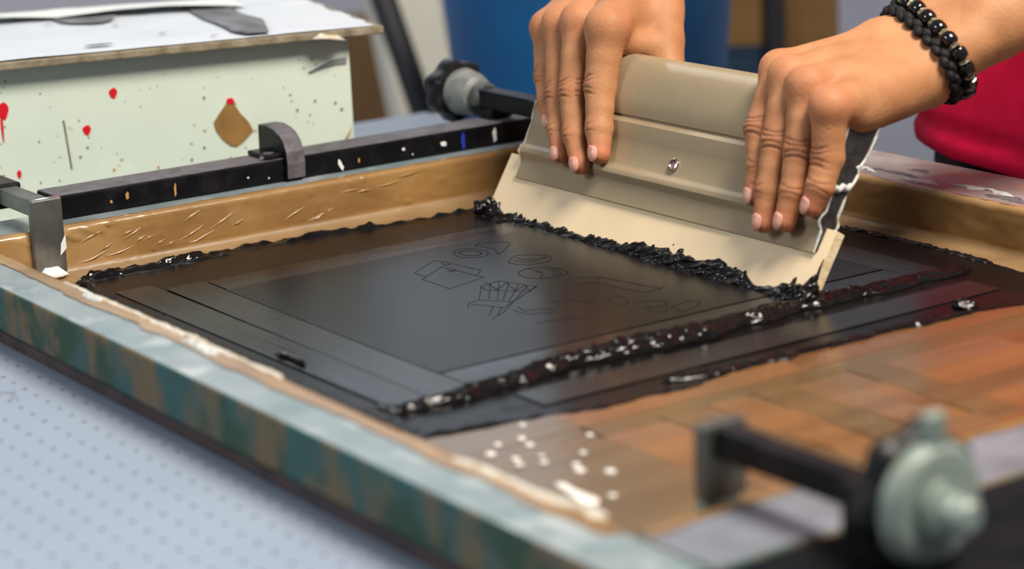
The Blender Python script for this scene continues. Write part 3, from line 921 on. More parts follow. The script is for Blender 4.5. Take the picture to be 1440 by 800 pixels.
ic = crust()
ic['label'] = 'ragged crust of wet black ink along the blade'
for i in range(18):
    yy = random.uniform(-0.12, 0.155)
    ss = float(np.interp(yy, CT[:, 0], CT[:, 1])) + random.uniform(0.003, 0.010)
    if random.random() < 0.2:
        c = onb(yy, ss, 0.0002)
        blob('ink_splash', c, random.uniform(0.0004, 0.0009), (0.6, 1.0, 1.6), i, MT['ink'], sq, 1)
# clots at both blade ends
for i, (y, s, n, r) in enumerate(((0.1690, 0.006, 0.001, 0.0050), (0.1670, 0.012, 0.0005, 0.0036), (0.1715, 0.002, 0.002, 0.0045), (-0.1455, 0.012, 0.001, 0.0040), (-0.1470, 0.006, 0.002, 0.0055), (-0.1440, 0.004, 0.004, 0.0050), (-0.1350, 0.0085, 0.0012, 0.0036), (-0.1280, 0.0080, 0.0010, 0.0040))):
    blob('ink_clot', onb(y, max(s, 0.006), n), r, (1, 1, 1), i * 3.1, MT['ink'], sq, 3, 0.5)
tube('ink_streak', [onb(0.1678, s, -0.001 - 0.003 * math.sin(s * 90)) for s in np.linspace(0.012, 0.030, 8)], [0.0016, 0.0014, 0.0012, 0.0011, 0.0009, 0.0008, 0.0006, 0.0003], MT['ink'], sq, 8)
tube('ink_streak', [onb(-0.1452 + 0.0004 * math.sin(s * 300), s, 0.0002) for s in np.linspace(0.010, 0.030, 8)], [0.0018, 0.0014, 0.0011, 0.0012, 0.0008, 0.0007, 0.0005, 0.0003], MT['ink'], sq, 8)
# strings of ink dripping from the blade end to the ridge
dr = empty('ink_drip', 'stringy wet black ink dripping off the right end of the blade', 'ink')
for i in range(11):
    a = np.array([0.004 + 0.0012 * i, -0.1475 + random.uniform(-.002, .002), 0.0135 - 0.0009 * i])
    b = np.array([-0.004 + 0.0016 * i, -0.1490 + random.uniform(-.002, .003), 0.0050])
    pts = [a + (b - a) * t + np.array([0.0015 * math.sin(t * 7 + i), 0.001 * math.cos(t * 5 + i), 0]) for t in np.linspace(0, 1, 9)]
    tube('ink_strand', pts, [0.0012 + 0.0012 * abs(math.sin(k * 1.4 + i)) for k in range(9)], MT['ink'], dr, 8)

# ------------------------------------------------------------------ bars and clamps
bar = empty('press_bar', 'long black square press bar lying along the back left rail', 'bar')


def bar_piece(lo, hi, parent):
    bm = bmesh.new()
    bm_box(bm, [(a + b) / 2 for a, b in zip(lo, hi)], [b - a for a, b in zip(lo, hi)], None, 0.0018, 3)
    o = from_bm('tube_bar', bm, MT['black'], parent)
    o.data.materials.append(MT['bartop'])
    for p in o.data.polygons:
        if p.normal.z > 0.8:  # top faces take the grey that stands for reflected light
            p.material_index = 1
    return o


bar_piece((-0.2655, 0.2385, ZT + 0.0004), (0.150, 0.2680, 0.0455), bar)
FY = 0.2383
for (xx, zz, w, h, mm, sk) in ((-0.2290, 0.0365, 0.0016, 0.0020, 'ochre', 0), (-0.2180, 0.0385, 0.0022, 0.0045, 'ochre', 0.1), (-0.1850, 0.0370, 0.0015, 0.0080, 'ochre', 0.05), (-0.0640, 0.0350, 0.0026, 0.0075, 'white', -0.4), (-0.0500, 0.0360, 0.0014, 0.0030, 'ochre', 0),
                               (-0.0150, 0.0385, 0.0022, 0.0020, 'white', 0), (0.0170, 0.0375, 0.0048, 0.0030, 'white', 0.2), (0.0330, 0.0370, 0.0030, 0.0110, 'blue', 0), (0.0590, 0.0375, 0.0030, 0.0090, 'white', 0), (-0.1330, 0.0370, 0.0012, 0.0012, 'white', 0), (-0.1180, 0.0345, 0.0010, 0.0010, 'white', 0), (-0.0080, 0.0340, 0.0010, 0.0010, 'white', 0)):
    bm = bmesh.new()
    bmesh.ops.create_circle(bm, cap_ends=True, segments=12, radius=0.5)
    ex = bmesh.ops.extrude_face_region(bm, geom=bm.faces[:])
    bmesh.ops.translate(bm, vec=(0, 0, 0.0004), verts=[g for g in ex['geom'] if isinstance(g, bmesh.types.BMVert)])
    for i, v in enumerate(bm.verts):
        v.co.x *= w * (1 + 0.25 * math.sin(i * 2.3))
        v.co.y *= h * (1 + 0.2 * math.cos(i * 1.9))
    bmesh.ops.transform(bm, matrix=Matrix.Translation((xx, FY, zz)) @ Matrix.Rotation(sk, 4, 'Y') @ Matrix.Rotation(math.radians(90), 4, 'X'), verts=bm.verts)
    from_bm('paint_fleck', bm, MT[mm], bar)
nb = empty('press_bar', 'blurred black press bar along the near rail at bottom right', 'bar')
bar_piece((-0.3300, -0.5500, TOP + 0.0005), (0.160, -0.4660, 0.0300), nb)
for o in nb.children:
    for p in o.data.polygons:
        p.material_index = 0
    o.data.materials[0] = MT['matt_black']

# saddle over the back bar
sd_ = empty('bar_saddle', 'curved black clamp saddle hooked over the middle of the back bar', 'clamp')
V, F = [], []
ring = [(0.2345, 0.0320), (0.2338, 0.0420), (0.2348, 0.0500), (0.2378, 0.0560), (0.2430, 0.0605), (0.2500, 0.0635), (0.2600, 0.0650), (0.2715, 0.0640), (0.2725, 0.0450), (0.2682, 0.0450), (0.2682, 0.0458), (0.2383, 0.0458), (0.2383, 0.0320)]
for xx in (-0.1060, -0.0925):
    V += [(xx, y, z) for y, z in ring]
n = len(ring)
bm = bmesh.new()
vs = [bm.verts.new(v) for v in V]
for i in range(n):
    bm.faces.new([vs[q] for q in (i, (i + 1) % n, n + (i + 1) % n, n + i)])
bm.faces.new(vs[:n][::-1])
bm.faces.new(vs[n:])
bmesh.ops.recalc_face_normals(bm, faces=bm.faces)
bmesh.ops.bevel(bm, geom=[e for e in bm.edges if e.calc_face_angle(0) > 0.9], offset=0.0009, segments=2, affect='EDGES', profile=0.5)
so = from_bm('saddle_plate', bm, MT['black'], sd_, False)
so.data.materials.append(MT['bartop'])
for p in so.data.polygons:
    if p.normal.z > 0.35 or p.normal.y < -0.9:
        p.material_index = 1
box('wedge', (-0.1180, 0.2400, 0.0457), (-0.1061, 0.2660, 0.0490), MT['black'], sd_, 0.001)
lump_strip('paint_smear', [(-0.122, 0.243, 0.0456), (-0.114, 0.246, 0.0490), (-0.108, 0.247, 0.0490)], 0.008, 0.0006, 4, MT['bartop'], sd_, n=60)


def clamp(label, x, y_in, sgn, zarm, plate_z0, yk, show_plate=True, knob=True, sleeve=True, shaded='steel', far_end=0.1):
    """C-clamp over a rail: plate inside the frame, arm across the top, sleeve, shaft and knob outside. sgn = outward direction along y"""
    r = empty('frame_clamp', label, 'clamp', None)
    w = 0.0200
    t = 0.0062
    ya, yb = sorted((y_in, y_in + sgn * t))
    if show_plate:
        box('jaw_plate', (x - w / 2, ya, plate_z0), (x + w / 2, yb, zarm + 0.0052), MT[shaded], r, 0.0011)
    y1 = y_in + sgn * 0.055
    ya, yb = sorted((y_in + sgn * t, y1))
    box('arm', (x - w / 2 + 0.001, ya, zarm - 0.0052), (x + 0.0035, yb, zarm + 0.0050), MT[shaded] if shaded == 'steel' else MT['black'], r, 0.001)
    if sleeve:
        ya, yb = sorted((y1 - sgn * 0.003, y1 + sgn * far_end))
        box('sleeve', (x - w / 2 - 0.0018, ya, zarm - 0.0085), (x + 0.0062, yb, zarm + 0.0070), MT['black'], r, 0.0015)
    return r


c1 = clamp('steel L shaped clamp with bare plate inside the left corner of the frame', -0.2822, 0.2125, 1, 0.0455, 0.0040, 0.0)
lump_strip('paint_patch', [(-0.2930, 0.2120, 0.0030), (-0.2830, 0.2110, 0.0024), (-0.2725, 0.2115, 0.0030)], 0.006, 0.0052, 2, MT['white'], c1, n=60, lump=0.8)
lump_strip('paint_patch', [(-0.2775, 0.2155, 0.0507), (-0.2725, 0.2140, 0.0507)], 0.003, 0.0006, 5, MT['red'], c1, n=40)
lump_strip('paint_patch', [(-0.2900, 0.2150, 0.0507), (-0.2830, 0.2140, 0.0507), (-0.2780, 0.2160, 0.0507)], 0.0025, 0.0005, 8, MT['white'], c1, n=40)
V = [(-0.2755, 0.2121, 0.022), (-0.2722, 0.2121, 0.0275), (-0.2721, 0.2121, 0.0190), (-0.2740, 0.2121, 0.0170), (-0.2764, 0.2121, 0.0150)]
mesh('paint_patch', V, [(0, 1, 2, 3, 4)], MT['white'], c1)


def knob_lobes(a, k):
    return 1 + 0.07 * math.cos(7 * a)


# far clamp with knob, beyond the back bar
c2 = empty('frame_clamp', 'black clamp with a lobed knob beyond the back bar', 'clamp')
KX, KZ = 0.0740, 0.0600
box('arm', (KX - 0.008, 0.2000, KZ - 0.0075), (KX + 0.006, 0.2680, KZ + 0.0055), MT['black'], c2, 0.0015)
box('jaw_plate', (KX - 0.010, 0.1960, 0.010), (KX + 0.010, 0.2020, KZ + 0.0056), MT['black'], c2, 0.001)
box('post', (KX - 0.010, 0.2500, 0.0460), (KX + 0.010, 0.2740, KZ - 0.0070), MT['black'], c2, 0.002)
lathe('collar', [(0, 0.0085), (0.003, 0.0098), (0.010, 0.0098), (0.012, 0.0088)], (KX, 0.2660, KZ - 0.001), (0, 1, 0), MT['steel'], c2, 28)
lathe('hub', [(0, 0.0090), (0.002, 0.0125), (0.010, 0.0155), (0.016, 0.0160), (0.020, 0.0170)], (KX, 0.2780, KZ - 0.001), (0, 1, 0), MT['cone'], c2, 32)
lathe('knob', [(0, 0.0150), (0.001, 0.0195), (0.004, 0.0215), (0.016, 0.0215), (0.020, 0.0195), (0.021, 0.0100)], (KX, 0.2975, KZ - 0.001), (0, 1, 0), MT['knob'], c2, 84, knob_lobes)

# near clamp at the bottom right
c3 = empty('frame_clamp', 'blurred black clamp with a pale round knob plate at bottom right', 'clamp')
NX, NZ = -0.2720, 0.0530
box('jaw_plate', (NX - 0.0115, -0.4080, 0.0280), (NX + 0.0105, -0.4015, NZ + 0.0060), MT['steel'], c3, 0.0012)
box('jaw_tip', (NX - 0.0115, -0.4070, 0.0165), (NX + 0.0080, -0.4010, 0.0285), MT['steel_pale'], c3, 0.002)
box('arm', (NX - 0.006, -0.4890, NZ - 0.0075), (NX + 0.005, -0.4075, NZ + 0.0050), MT['black'], c3, 0.0012)
box('post', (NX - 0.013, -0.5040, 0.0305), (NX + 0.012, -0.4850, NZ + 0.0060), MT['black'], c3, 0.002)
lathe('knob', [(0, 0.0120), (0.001, 0.0240), (0.003, 0.0265), (0.0085, 0.0265), (0.011, 0.0245)], (NX, -0.5030, NZ + 0.003), (0, -1, 0), MT['knob'], c3, 84, knob_lobes)
lathe('hub_disc', [(0, 0.0215), (0.001, 0.0225), (0.0045, 0.0225), (0.007, 0.0195), (0.0075, 0.0120), (0.0060, 0.0110)], (NX, -0.5140, NZ + 0.003), (0, -1, 0), MT['steel_pale'], c3, 48)
lathe('bolt', [(0, 0.0100), (0.005, 0.0100), (0.0055, 0.0062), (0.0150, 0.0060), (0.0165, 0.0045)], (NX, -0.5205, NZ + 0.003), (0, -1, 0), MT['steel_pale'], c3, 32)
box('index_tab', (NX - 0.003, -0.5200, NZ + 0.022), (NX + 0.005, -0.5140, NZ + 0.036), MT['steel_pale'], c3, 0.0015)
for o in c3.children:
    pass

# ------------------------------------------------------------------ droplets on the near tape, their glare painted white
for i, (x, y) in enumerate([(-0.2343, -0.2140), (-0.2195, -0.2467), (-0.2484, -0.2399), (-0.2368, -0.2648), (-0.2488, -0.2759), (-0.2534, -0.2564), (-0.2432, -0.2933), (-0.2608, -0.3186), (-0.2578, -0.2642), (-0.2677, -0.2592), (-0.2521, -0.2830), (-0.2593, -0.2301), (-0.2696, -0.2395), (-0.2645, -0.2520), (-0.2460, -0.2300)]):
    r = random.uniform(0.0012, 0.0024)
    o = blob('droplet', (x, y, 0.0022), r, (1.2, 1.2, 0.55), i, MT['glare_drop'], None, 2, 0.15)
    tag(o, 'one of the small droplets, whitened for glare, scattered on the brown tape in the near corner', 'droplet', 'droplets on the brown tape')

# ------------------------------------------------------------------ cream box, lid and paper
cb = empty('painted_box', 'cream painted wooden box with red paint spots behind the back bar', 'box')
BO = np.array([-0.0105, 0.3100, 0.0])
BU = np.array([-0.976, 0.217, 0.0])
BU /= np.linalg.norm(BU)
BV = np.array([0.217, 0.976, 0.0]) / np.linalg.norm([0.217, 0.976])
BR = Matrix(((BU[0], BV[0], 0), (BU[1], BV[1], 0), (0, 0, 1)))


def bpt(u, v, z):
    return BO + BU * u + BV * v + np.array([0, 0, z])


def bbox(name, u0, u1, v0, v1, z0, z1, m, parent, bev=0.001):
    bm = bmesh.new()
    c = bpt((u0 + u1) / 2, (v0 + v1) / 2, (z0 + z1) / 2)
    bm_box(bm, c, (u1 - u0, v1 - v0, z1 - z0), BR, bev, 2)
    return from_bm(name, bm, m, parent)


BZ = 0.1085
bbox('front_panel', 0, 0.44, 0, 0.010, TOP + 0.0005, BZ, MT['cream'], cb)
bbox('back_panel', 0, 0.44, 0.19, 0.20, TOP + 0.0005, BZ, MT['cream'], cb)
bbox('side_panel', 0, 0.010, 0.010, 0.19, TOP + 0.0005, BZ, MT['cream'], cb)
bbox('side_panel', 0.43, 0.44, 0.010, 0.19, TOP + 0.0005, BZ, MT['cream'], cb)
bbox('lid', -0.022, 0.45, -0.012, 0.215, BZ, BZ + 0.0055, MT['lidedge'], cb)


def front_uz(x, z):
    """box-front coordinates (u) of a point given by x"""
    return (x - BO[0]) / BU[0], z


def spot(pts, m, name, lift=0.0004):
    P = [bpt(u, -lift, z) for u, z in pts]
    Q = [bpt(u, 0.0005, z) for u, z in pts]
    n = len(P)
    F = [tuple(range(n))] + [(i, (i + 1) % n, n + (i + 1) % n, n + i) for i in range(n)]
    bm = bmesh.new()
    vs = [bm.verts.new(v) for v in P + Q]
    for f in F:
        bm.faces.new([vs[i] for i in f])
    return from_bm(name, bm, m, cb)


def ell(u, z, a, b, n=14, jit=0.12):
    return [(u + a * math.cos(2 * math.pi * i / n) * (1 + jit * math.sin(i * 0.9)), z + b * math.sin(2 * math.pi * i / n) * (1 + jit * math.cos(i * 0.9))) for i in range(n)]


# ------------------------------------------------------------------ signed distance bodies
class SDF:
    def __init__(s):
        s.fn = None


def cap(P, a, b, ra, rb):
    a, b = np.asarray(a, np.float32), np.asarray(b, np.float32)
    ba = b - a
    pa = P - a
    h = np.clip(pa @ ba / max(float(ba @ ba), 1e-12), 0, 1)
    return np.linalg.norm(pa - h[:, None] * ba, axis=1) - (ra + (rb - ra) * h)


def smin(a, b, k):
    h = np.maximum(k - np.abs(a - b), 0) / k
    return np.minimum(a, b) - h * h * h * k / 6


def surface_nets(fn, lo, hi, h, blk=16):
    lo, hi = np.array(lo), np.array(hi)
    n = np.ceil((hi - lo) / h).astype(int)
    n = ((n + blk - 1) // blk) * blk
    Fd = np.full(tuple(n), 1.0, np.float32)
    nb_ = n // blk
    bi = np.stack(np.meshgrid(*[np.arange(q) for q in nb_], indexing='ij'), -1).reshape(-1, 3)
    cc = (lo + (bi * blk + blk / 2) * h).astype(np.float32)
    dc = fn(cc)
    rad = blk * h * 0.5 * 1.7321 * 1.25 + 3 * h
    loc = np.stack(np.meshgrid(*[np.arange(blk)] * 3, indexing='ij'), -1).reshape(-1, 3)
    act = np.abs(dc) < rad
    for b, d in zip(bi[~act], dc[~act]):
        if d < 0:
            s = b * blk
            Fd[s[0]:s[0] + blk, s[1]:s[1] + blk, s[2]:s[2] + blk] = -1.0
    A = bi[act]
    for q in range(0, len(A), 24):
        ch = A[q:q + 24]
        P = (lo + ((ch * blk)[:, None, :] + loc[None]) * h).reshape(-1, 3).astype(np.float32)
        D = fn(P).reshape(len(ch), blk, blk, blk)
        for b, d in zip(ch, D):
            s = b * blk
            Fd[s[0]:s[0] + blk, s[1]:s[1] + blk, s[2]:s[2] + blk] = d
    S = Fd < 0
    mixed = np.zeros(tuple(n - 1), np.int8)
    for a in (0, 1):
        for b in (0, 1):
            for c in (0, 1):
                mixed += S[a:n[0] - 1 + a, b:n[1] - 1 + b, c:n[2] - 1 + c]
    cells = np.argwhere((mixed > 0) & (mixed < 8))
    cid = np.full(tuple(n - 1), -1, np.int32)
    cid[tuple(cells.T)] = np.arange(len(cells))
    corner = np.array([(a, b, c) for a in (0, 1) for b in (0, 1) for c in (0, 1)])
    val = np.stack([Fd[tuple((cells + k).T)] for k in corner], 1)
    acc, cnt = np.zeros((len(cells), 3)), np.zeros(len(cells))
    for i in range(8):
        for j in range(i + 1, 8):
            if np.abs(corner[i] - corner[j]).sum() != 1:
                continue
            x = (val[:, i] < 0) != (val[:, j] < 0)
            t = val[x, i] / (val[x, i] - val[x, j])
            acc[x] += corner[i] + t[:, None] * (corner[j] - corner[i])
            cnt[x] += 1
    V = lo + (cells + acc / np.maximum(cnt, 1)[:, None]) * h
    quads = []
    for ax in range(3):
        o1, o2 = [(1, 2), (2, 0), (0, 1)][ax]
        sl0 = [slice(None)] * 3
        sl1 = [slice(None)] * 3
        sl0[ax], sl1[ax] = slice(0, -1), slice(1, None)
        ed = np.argwhere(S[tuple(sl0)] != S[tuple(sl1)])
        ed = ed[(ed[:, o1] > 0) & (ed[:, o2] > 0) & (ed[:, o1] < n[o1] - 1) & (ed[:, o2] < n[o2] - 1)]
        e1, e2 = np.zeros(3, int), np.zeros(3, int)
        e1[o1], e2[o2] = 1, 1
        q = np.stack([cid[tuple((ed - e1 - e2).T)], cid[tuple((ed - e2).T)], cid[tuple(ed.T)], cid[tuple((ed - e1).T)]], 1)
        pos = S[tuple(ed.T)]
        q = np.where(pos[:, None], q, q[:, ::-1])
        quads.append(q[(q >= 0).all(1)])
    return V, np.concatenate(quads)


def relax(V, F, it=1, lam=0.5):
    E = np.concatenate([F[:, [0, 1]], F[:, [1, 2]], F[:, [2, 3]], F[:, [3, 0]]])
    E = np.concatenate([E, E[:, ::-1]])
    for _ in range(it):
        s = np.zeros_like(V)
        c = np.zeros(len(V))
        for d in range(3):
            s[:, d] = np.bincount(E[:, 0], V[E[:, 1], d], len(V))
        c = np.maximum(np.bincount(E[:, 0], minlength=len(V)), 1)
        V = V + lam * (s / c[:, None] - V)
    return V


HAND_R = dict(
    index=([(0.0420, 0.0815, 0.1285), (0.0318, 0.0770, 0.0931), (0.0233, 0.0679, 0.0687), (0.0184, 0.0620, 0.0551)], (0.0133, 0.0102, 0.0086, 0.0068)),
    middle=([(0.0412, 0.1094, 0.1299), (0.0271, 0.0994, 0.0886), (0.0192, 0.0879, 0.0631), (0.0138, 0.0765, 0.0468)], (0.0113, 0.0092, 0.0078, 0.0064)),
    ring=([(0.0426, 0.1320, 0.1263), (0.0287, 0.1180, 0.0851), (0.0205, 0.1070, 0.0635), (0.0154, 0.0995, 0.0500)], (0.0108, 0.0084, 0.0072, 0.0059)),
    pinky=([(0.0469, 0.1530, 0.1215), (0.0365, 0.1420, 0.0914), (0.0288, 0.1300, 0.0769), (0.0243, 0.1208, 0.0663)], (0.0100, 0.0076, 0.0065, 0.0054)),
)
HAND_L = dict(
    index=([(0.0490, -0.0720, 0.1175), (0.0274, -0.0789, 0.0870), (0.0215, -0.0845, 0.0673), (0.0161, -0.0868, 0.0518)], (0.0106, 0.0088, 0.0074, 0.0061)),
    middle=([(0.0400, -0.0905, 0.1172), (0.0241, -0.0976, 0.0829), (0.0159, -0.0999, 0.0569), (0.0100, -0.1019, 0.0402)], (0.0110, 0.0090, 0.0078, 0.0064)),
    ring=([(0.0352, -0.1108, 0.1142), (0.0240, -0.1160, 0.0807), (0.0170, -0.1185, 0.0589), (0.0115, -0.1180, 0.0432)], (0.0108, 0.0088, 0.0077, 0.0064)),
    pinky=([(0.0300, -0.1345, 0.1066), (0.0276, -0.1353, 0.0789), (0.0207, -0.1365, 0.0638), (0.0170, -0.1345, 0.0535)], (0.0104, 0.0092, 0.0080, 0.0064)),
)
ARM_R = dict(W=(0.1100, 0.1370, 0.1600), E=(0.305, 0.235, 0.315), ax=(0.07, 0.99, -0.11), ax2=(0.30, 0.85, 0.10),
             thumb=[(0.1010, 0.1030, 0.1460), (0.0860, 0.0820, 0.1150), (0.0770, 0.0660, 0.0950), (0.0675, 0.0530, 0.0760), (0.0605, 0.0470, 0.0610)], tr=(0.0150, 0.0130, 0.0105, 0.0090, 0.0070),
             heel=[((0.050, 0.146, 0.119), (0.100, 0.155, 0.150), 0.011, 0.014), ((0.0560, 0.0900, 0.1210), (0.0930, 0.0950, 0.1330), 0.0100, 0.0140)], web=((0.0500, 0.0840, 0.1190), (0.0800, 0.0800, 0.1110), 0.0080, 0.0105))
ARM_L = dict(W=(0.1190, -0.1090, 0.1200), E=(0.345, -0.190, 0.250), ax=(-0.10, -0.80, -0.58), ax2=(0.20, -0.85, -0.40),
             thumb=[(0.106, -0.092, 0.128), (0.0880, -0.0740, 0.1110), (0.0780, -0.0640, 0.0950), (0.0680, -0.0560, 0.0770), (0.0610, -0.0510, 0.0620)], tr=(0.0140, 0.0120, 0.0105, 0.0090, 0.0070),
             heel=[((0.0500, -0.1310, 0.1000), (0.1154, -0.1199, 0.1049), 0.0105, 0.0120), ((0.0575, -0.1290, 0.1000), (0.0900, -0.1240, 0.1060), 0.0110, 0.0125)], web=((0.0560, -0.0720, 0.1150), (0.0800, -0.0720, 0.1100), 0.0080, 0.0095))


def unit(v):
    v = np.asarray(v, float)
    return v / np.linalg.norm(v)


def arm_sdf(hand, arm, limit=None):
    W_, E_ = np.array(arm['W']), np.array(arm['E'])
    ax, ax2 = unit(arm['ax']), unit(arm['ax2'])

    def fn(P):
        palm = None
        names = ('index', 'middle', 'ring', 'pinky')
        for i, nme in enumerate(names):
            J, r = hand[nme]
            base = W_ + ax * (-0.013 + 0.0085 * i)
            d = cap(P, J[0], base, r[0], 0.0145)
            palm = d if palm is None else smin(palm, d, 0.008)
        # palm fill between the knuckles
        for a, b in zip(names[:-1], names[1:]):
            A_, B_ = np.array(hand[a][0][0]), np.array(hand[b][0][0])
            m0 = (A_ + B_) / 2 + (W_ - (A_ + B_) / 2) * 0.30
            palm = smin(palm, cap(P, m0, W_, 0.0095, 0.0140), 0.008)
        for (a, b, ra, rb) in arm['heel']:
            palm = smin(palm, cap(P, a, b, ra, rb), 0.014)
        F0 = W_ + (E_ - W_) * 0.18
        for sg in (-1, 0, 1):
            palm = smin(palm, cap(P, W_ + ax * 0.0125 * sg, F0 + unit(ax + ax2) * 0.0120 * sg, 0.0165, 0.0178), 0.014)
            palm = smin(palm, cap(P, F0 + unit(ax + ax2) * 0.0120 * sg, W_ + (E_ - W_) * 0.62 + ax2 * 0.013 * sg, 0.0178, 0.0270), 0.016)
            palm = smin(palm, cap(P, W_ + (E_ - W_) * 0.62 + ax2 * 0.013 * sg, E_ + ax2 * 0.008 * sg, 0.0270, 0.0300), 0.020)
        # knob of the ulna
        palm = smin(palm, cap(P, W_ + ax * 0.020 + (E_ - W_) * 0.03 + np.array([0, 0, 0.009]), W_ + ax * 0.020 + (E_ - W_) * 0.10 + np.array([0, 0, 0.008]), 0.0105, 0.0105), 0.012)
        T, tr = arm['thumb'], arm['tr']
        th = cap(P, T[0], T[1], tr[0], tr[1])
        for i in range(1, 4):
            th = smin(th, cap(P, T[i], T[i + 1], tr[i], tr[i + 1]), 0.005)
        palm = smin(palm, th, 0.010)
        a, b, ra, rb = arm['web']
        palm = smin(palm, cap(P, a, b, ra, rb), 0.008)
        fing = None
        for nme in names:
            J, r = hand[nme]
            J = [np.array(q) for q in J]
            # bow of each phalanx: thicker knuckle, slimmer shaft
            d = None
            for i in range(3):
                mid = (J[i] + J[i + 1]) / 2
                rm = (r[i] + r[i + 1]) / 2 * 0.925
                for (p, q, u, w) in ((J[i], mid, r[i], rm), (mid, J[i + 1], rm, r[i + 1])):
                    e = cap(P, p, q, u, w)
                    d = e if d is None else smin(d, e, 0.0025)
            fing = d if fing is None else smin(fing, d, 0.0010)
        out = smin(palm, fing, 0.0040)
        # knuckle heads stand proud
        for nme in names:
            J, r = hand[nme]
            J0 = np.array(J[0])
            up = unit(J0 - np.array(J[1]) + (J0 - W_) * 0.6)
            out = smin(out, cap(P, J0 + up * 0.0006, J0 + up * 0.0008, r[0] * 0.92, r[0] * 0.92), 0.009)
        return out
    return fn


def build_arm(hand, arm, lo, hi, h):
    fn = arm_sdf(hand, arm)
    W_, E_ = np.array(arm['W']), np.array(arm['E'])
    dirE = unit(E_ - W_)

    def cut(P):
        return np.maximum(fn(P), (P - (W_ + dirE * 0.125)) @ dirE.astype(np.float32))
    V, F = surface_nets(cut, lo, hi, h)
    V = relax(V, F, 1, 0.5)
    # normals
    Pn = V.astype(np.float32)
    e = 0.0006
    G = np.stack([fn(Pn + np.eye(3, dtype=np.float32)[i] * e) - fn(Pn - np.eye(3, dtype=np.float32)[i] * e) for i in range(3)], 1)
    G /= np.linalg.norm(G, axis=1)[:, None] + 1e-9
    flush, crease = np.zeros(len(V)), np.zeros(len(V))
    disp = np.zeros(len(V))
    for nme in ('index', 'middle', 'ring', 'pinky'):
        J, r = hand[nme]
        J = [np.array(q) for q in J]
        for k, amp, wd in (1, 0.00075, 1.0), (2, 0.00045, 0.8):
            axis = unit(J[k + 1] - J[k - 1])
            bis = unit(unit(J[k] - J[k - 1]) - unit(J[k + 1] - J[k]))
            dors = unit(0.6 * NH + 0.4 * bis)
            dors = unit(dors - axis * (dors @ axis))
            lat = np.cross(axis, dors)
            R_ = V - J[k]
            u, dm, lt = R_ @ axis, R_ @ dors / r[k], R_ @ lat / r[k]
            near = (np.abs(u) < 0.012) & (np.abs(lt) < 1.3) & (dm > -0.2) & (dm < 1.5)
            mask = near * sstep(-0.1, 0.5, dm) * sstep(1.1, 0.6, np.abs(lt))
            wob = 0.0006 * vnoise(lt * 3 + 7 * k, u * 300, r[k] * 1000)
            offs = (-0.0040, -0.0014, 0.0012, 0.0042) if k == 1 else (-0.0016, 0.0014)
            for oi, off in enumerate(offs):
                bend = (0.0022 * lt * lt) * np.sign(off if off else 1)
                g = np.exp(-((u - off * wd + bend * -1 + wob) / 0.00062) ** 2) * mask
                disp -= amp * g
                crease = np.maximum(crease, g * (0.75 if k == 1 else 0.6))
            # loose skin bulge
            disp += 0.0005 * np.exp(-(u / 0.006) ** 2) * mask
            crease = np.maximum(crease, 0.30 * np.exp(-(u / 0.0050) ** 2) * mask * (k == 1))
            flush = np.maximum(flush, (0.35 if k == 1 else 0.15) * np.exp(-(u / 0.006) ** 2) * sstep(-0.2, 0.6, dm) * (np.abs(lt) < 1.6))
        dt = np.linalg.norm(V - J[3], axis=1)
        flush = np.maximum(flush, 0.75 * sstep(0.016, 0.005, dt))
        dk = np.linalg.norm(V - J[0], axis=1)
        flush = np.maximum(flush, 0.34 * sstep(0.020, 0.009, dk))
    V = V + G * disp[:, None]
    return V, F, flush, crease, fn


person = empty('person', 'person in a red t-shirt leaning over the screen and gripping the squeegee', 'person')
VR, FR, flR, crR, fnR = build_arm(HAND_R, ARM_R, (-0.005, 0.020, 0.030), (0.25, 0.235, 0.235), 0.0009)
VL, FL, flL, crL, fnL = build_arm(HAND_L, ARM_L, (-0.010, -0.205, 0.020), (0.27, -0.030, 0.225), 0.0009)

TC = np.array([0.405, -0.052])
SHO_R, SHO_L = np.array([0.440, 0.095, 0.475]), np.array([0.440, -0.270, 0.475])
ER, EL = np.array(ARM_R['E']), np.array(ARM_L['E'])


def ell_sd(P, c, rx, ry, rz):
    q = (P - np.array(c, np.float32)) / np.array((rx, ry, rz), np.float32)
    k = np.linalg.norm(q, axis=1)
    return (k - 1) * min(rx, ry, rz)


def torso_sdf(P):
    d = None
    for (z0, z1, w0, w1, r0, r1, xx0, xx1) in ((0.075, 0.20, 0.075, 0.070, 0.098, 0.095, 0.400, 0.410), (0.20, 0.42, 0.070, 0.090, 0.095, 0.100, 0.410, 0.430)):
        for sg in (-1, -0.33, 0.33, 1):
            e = cap(P, (xx0, TC[1] + sg * w0, z0), (xx1, TC[1] + sg * w1, z1), r0, r1)
            d = e if d is None else smin(d, e, 0.05)
    return d


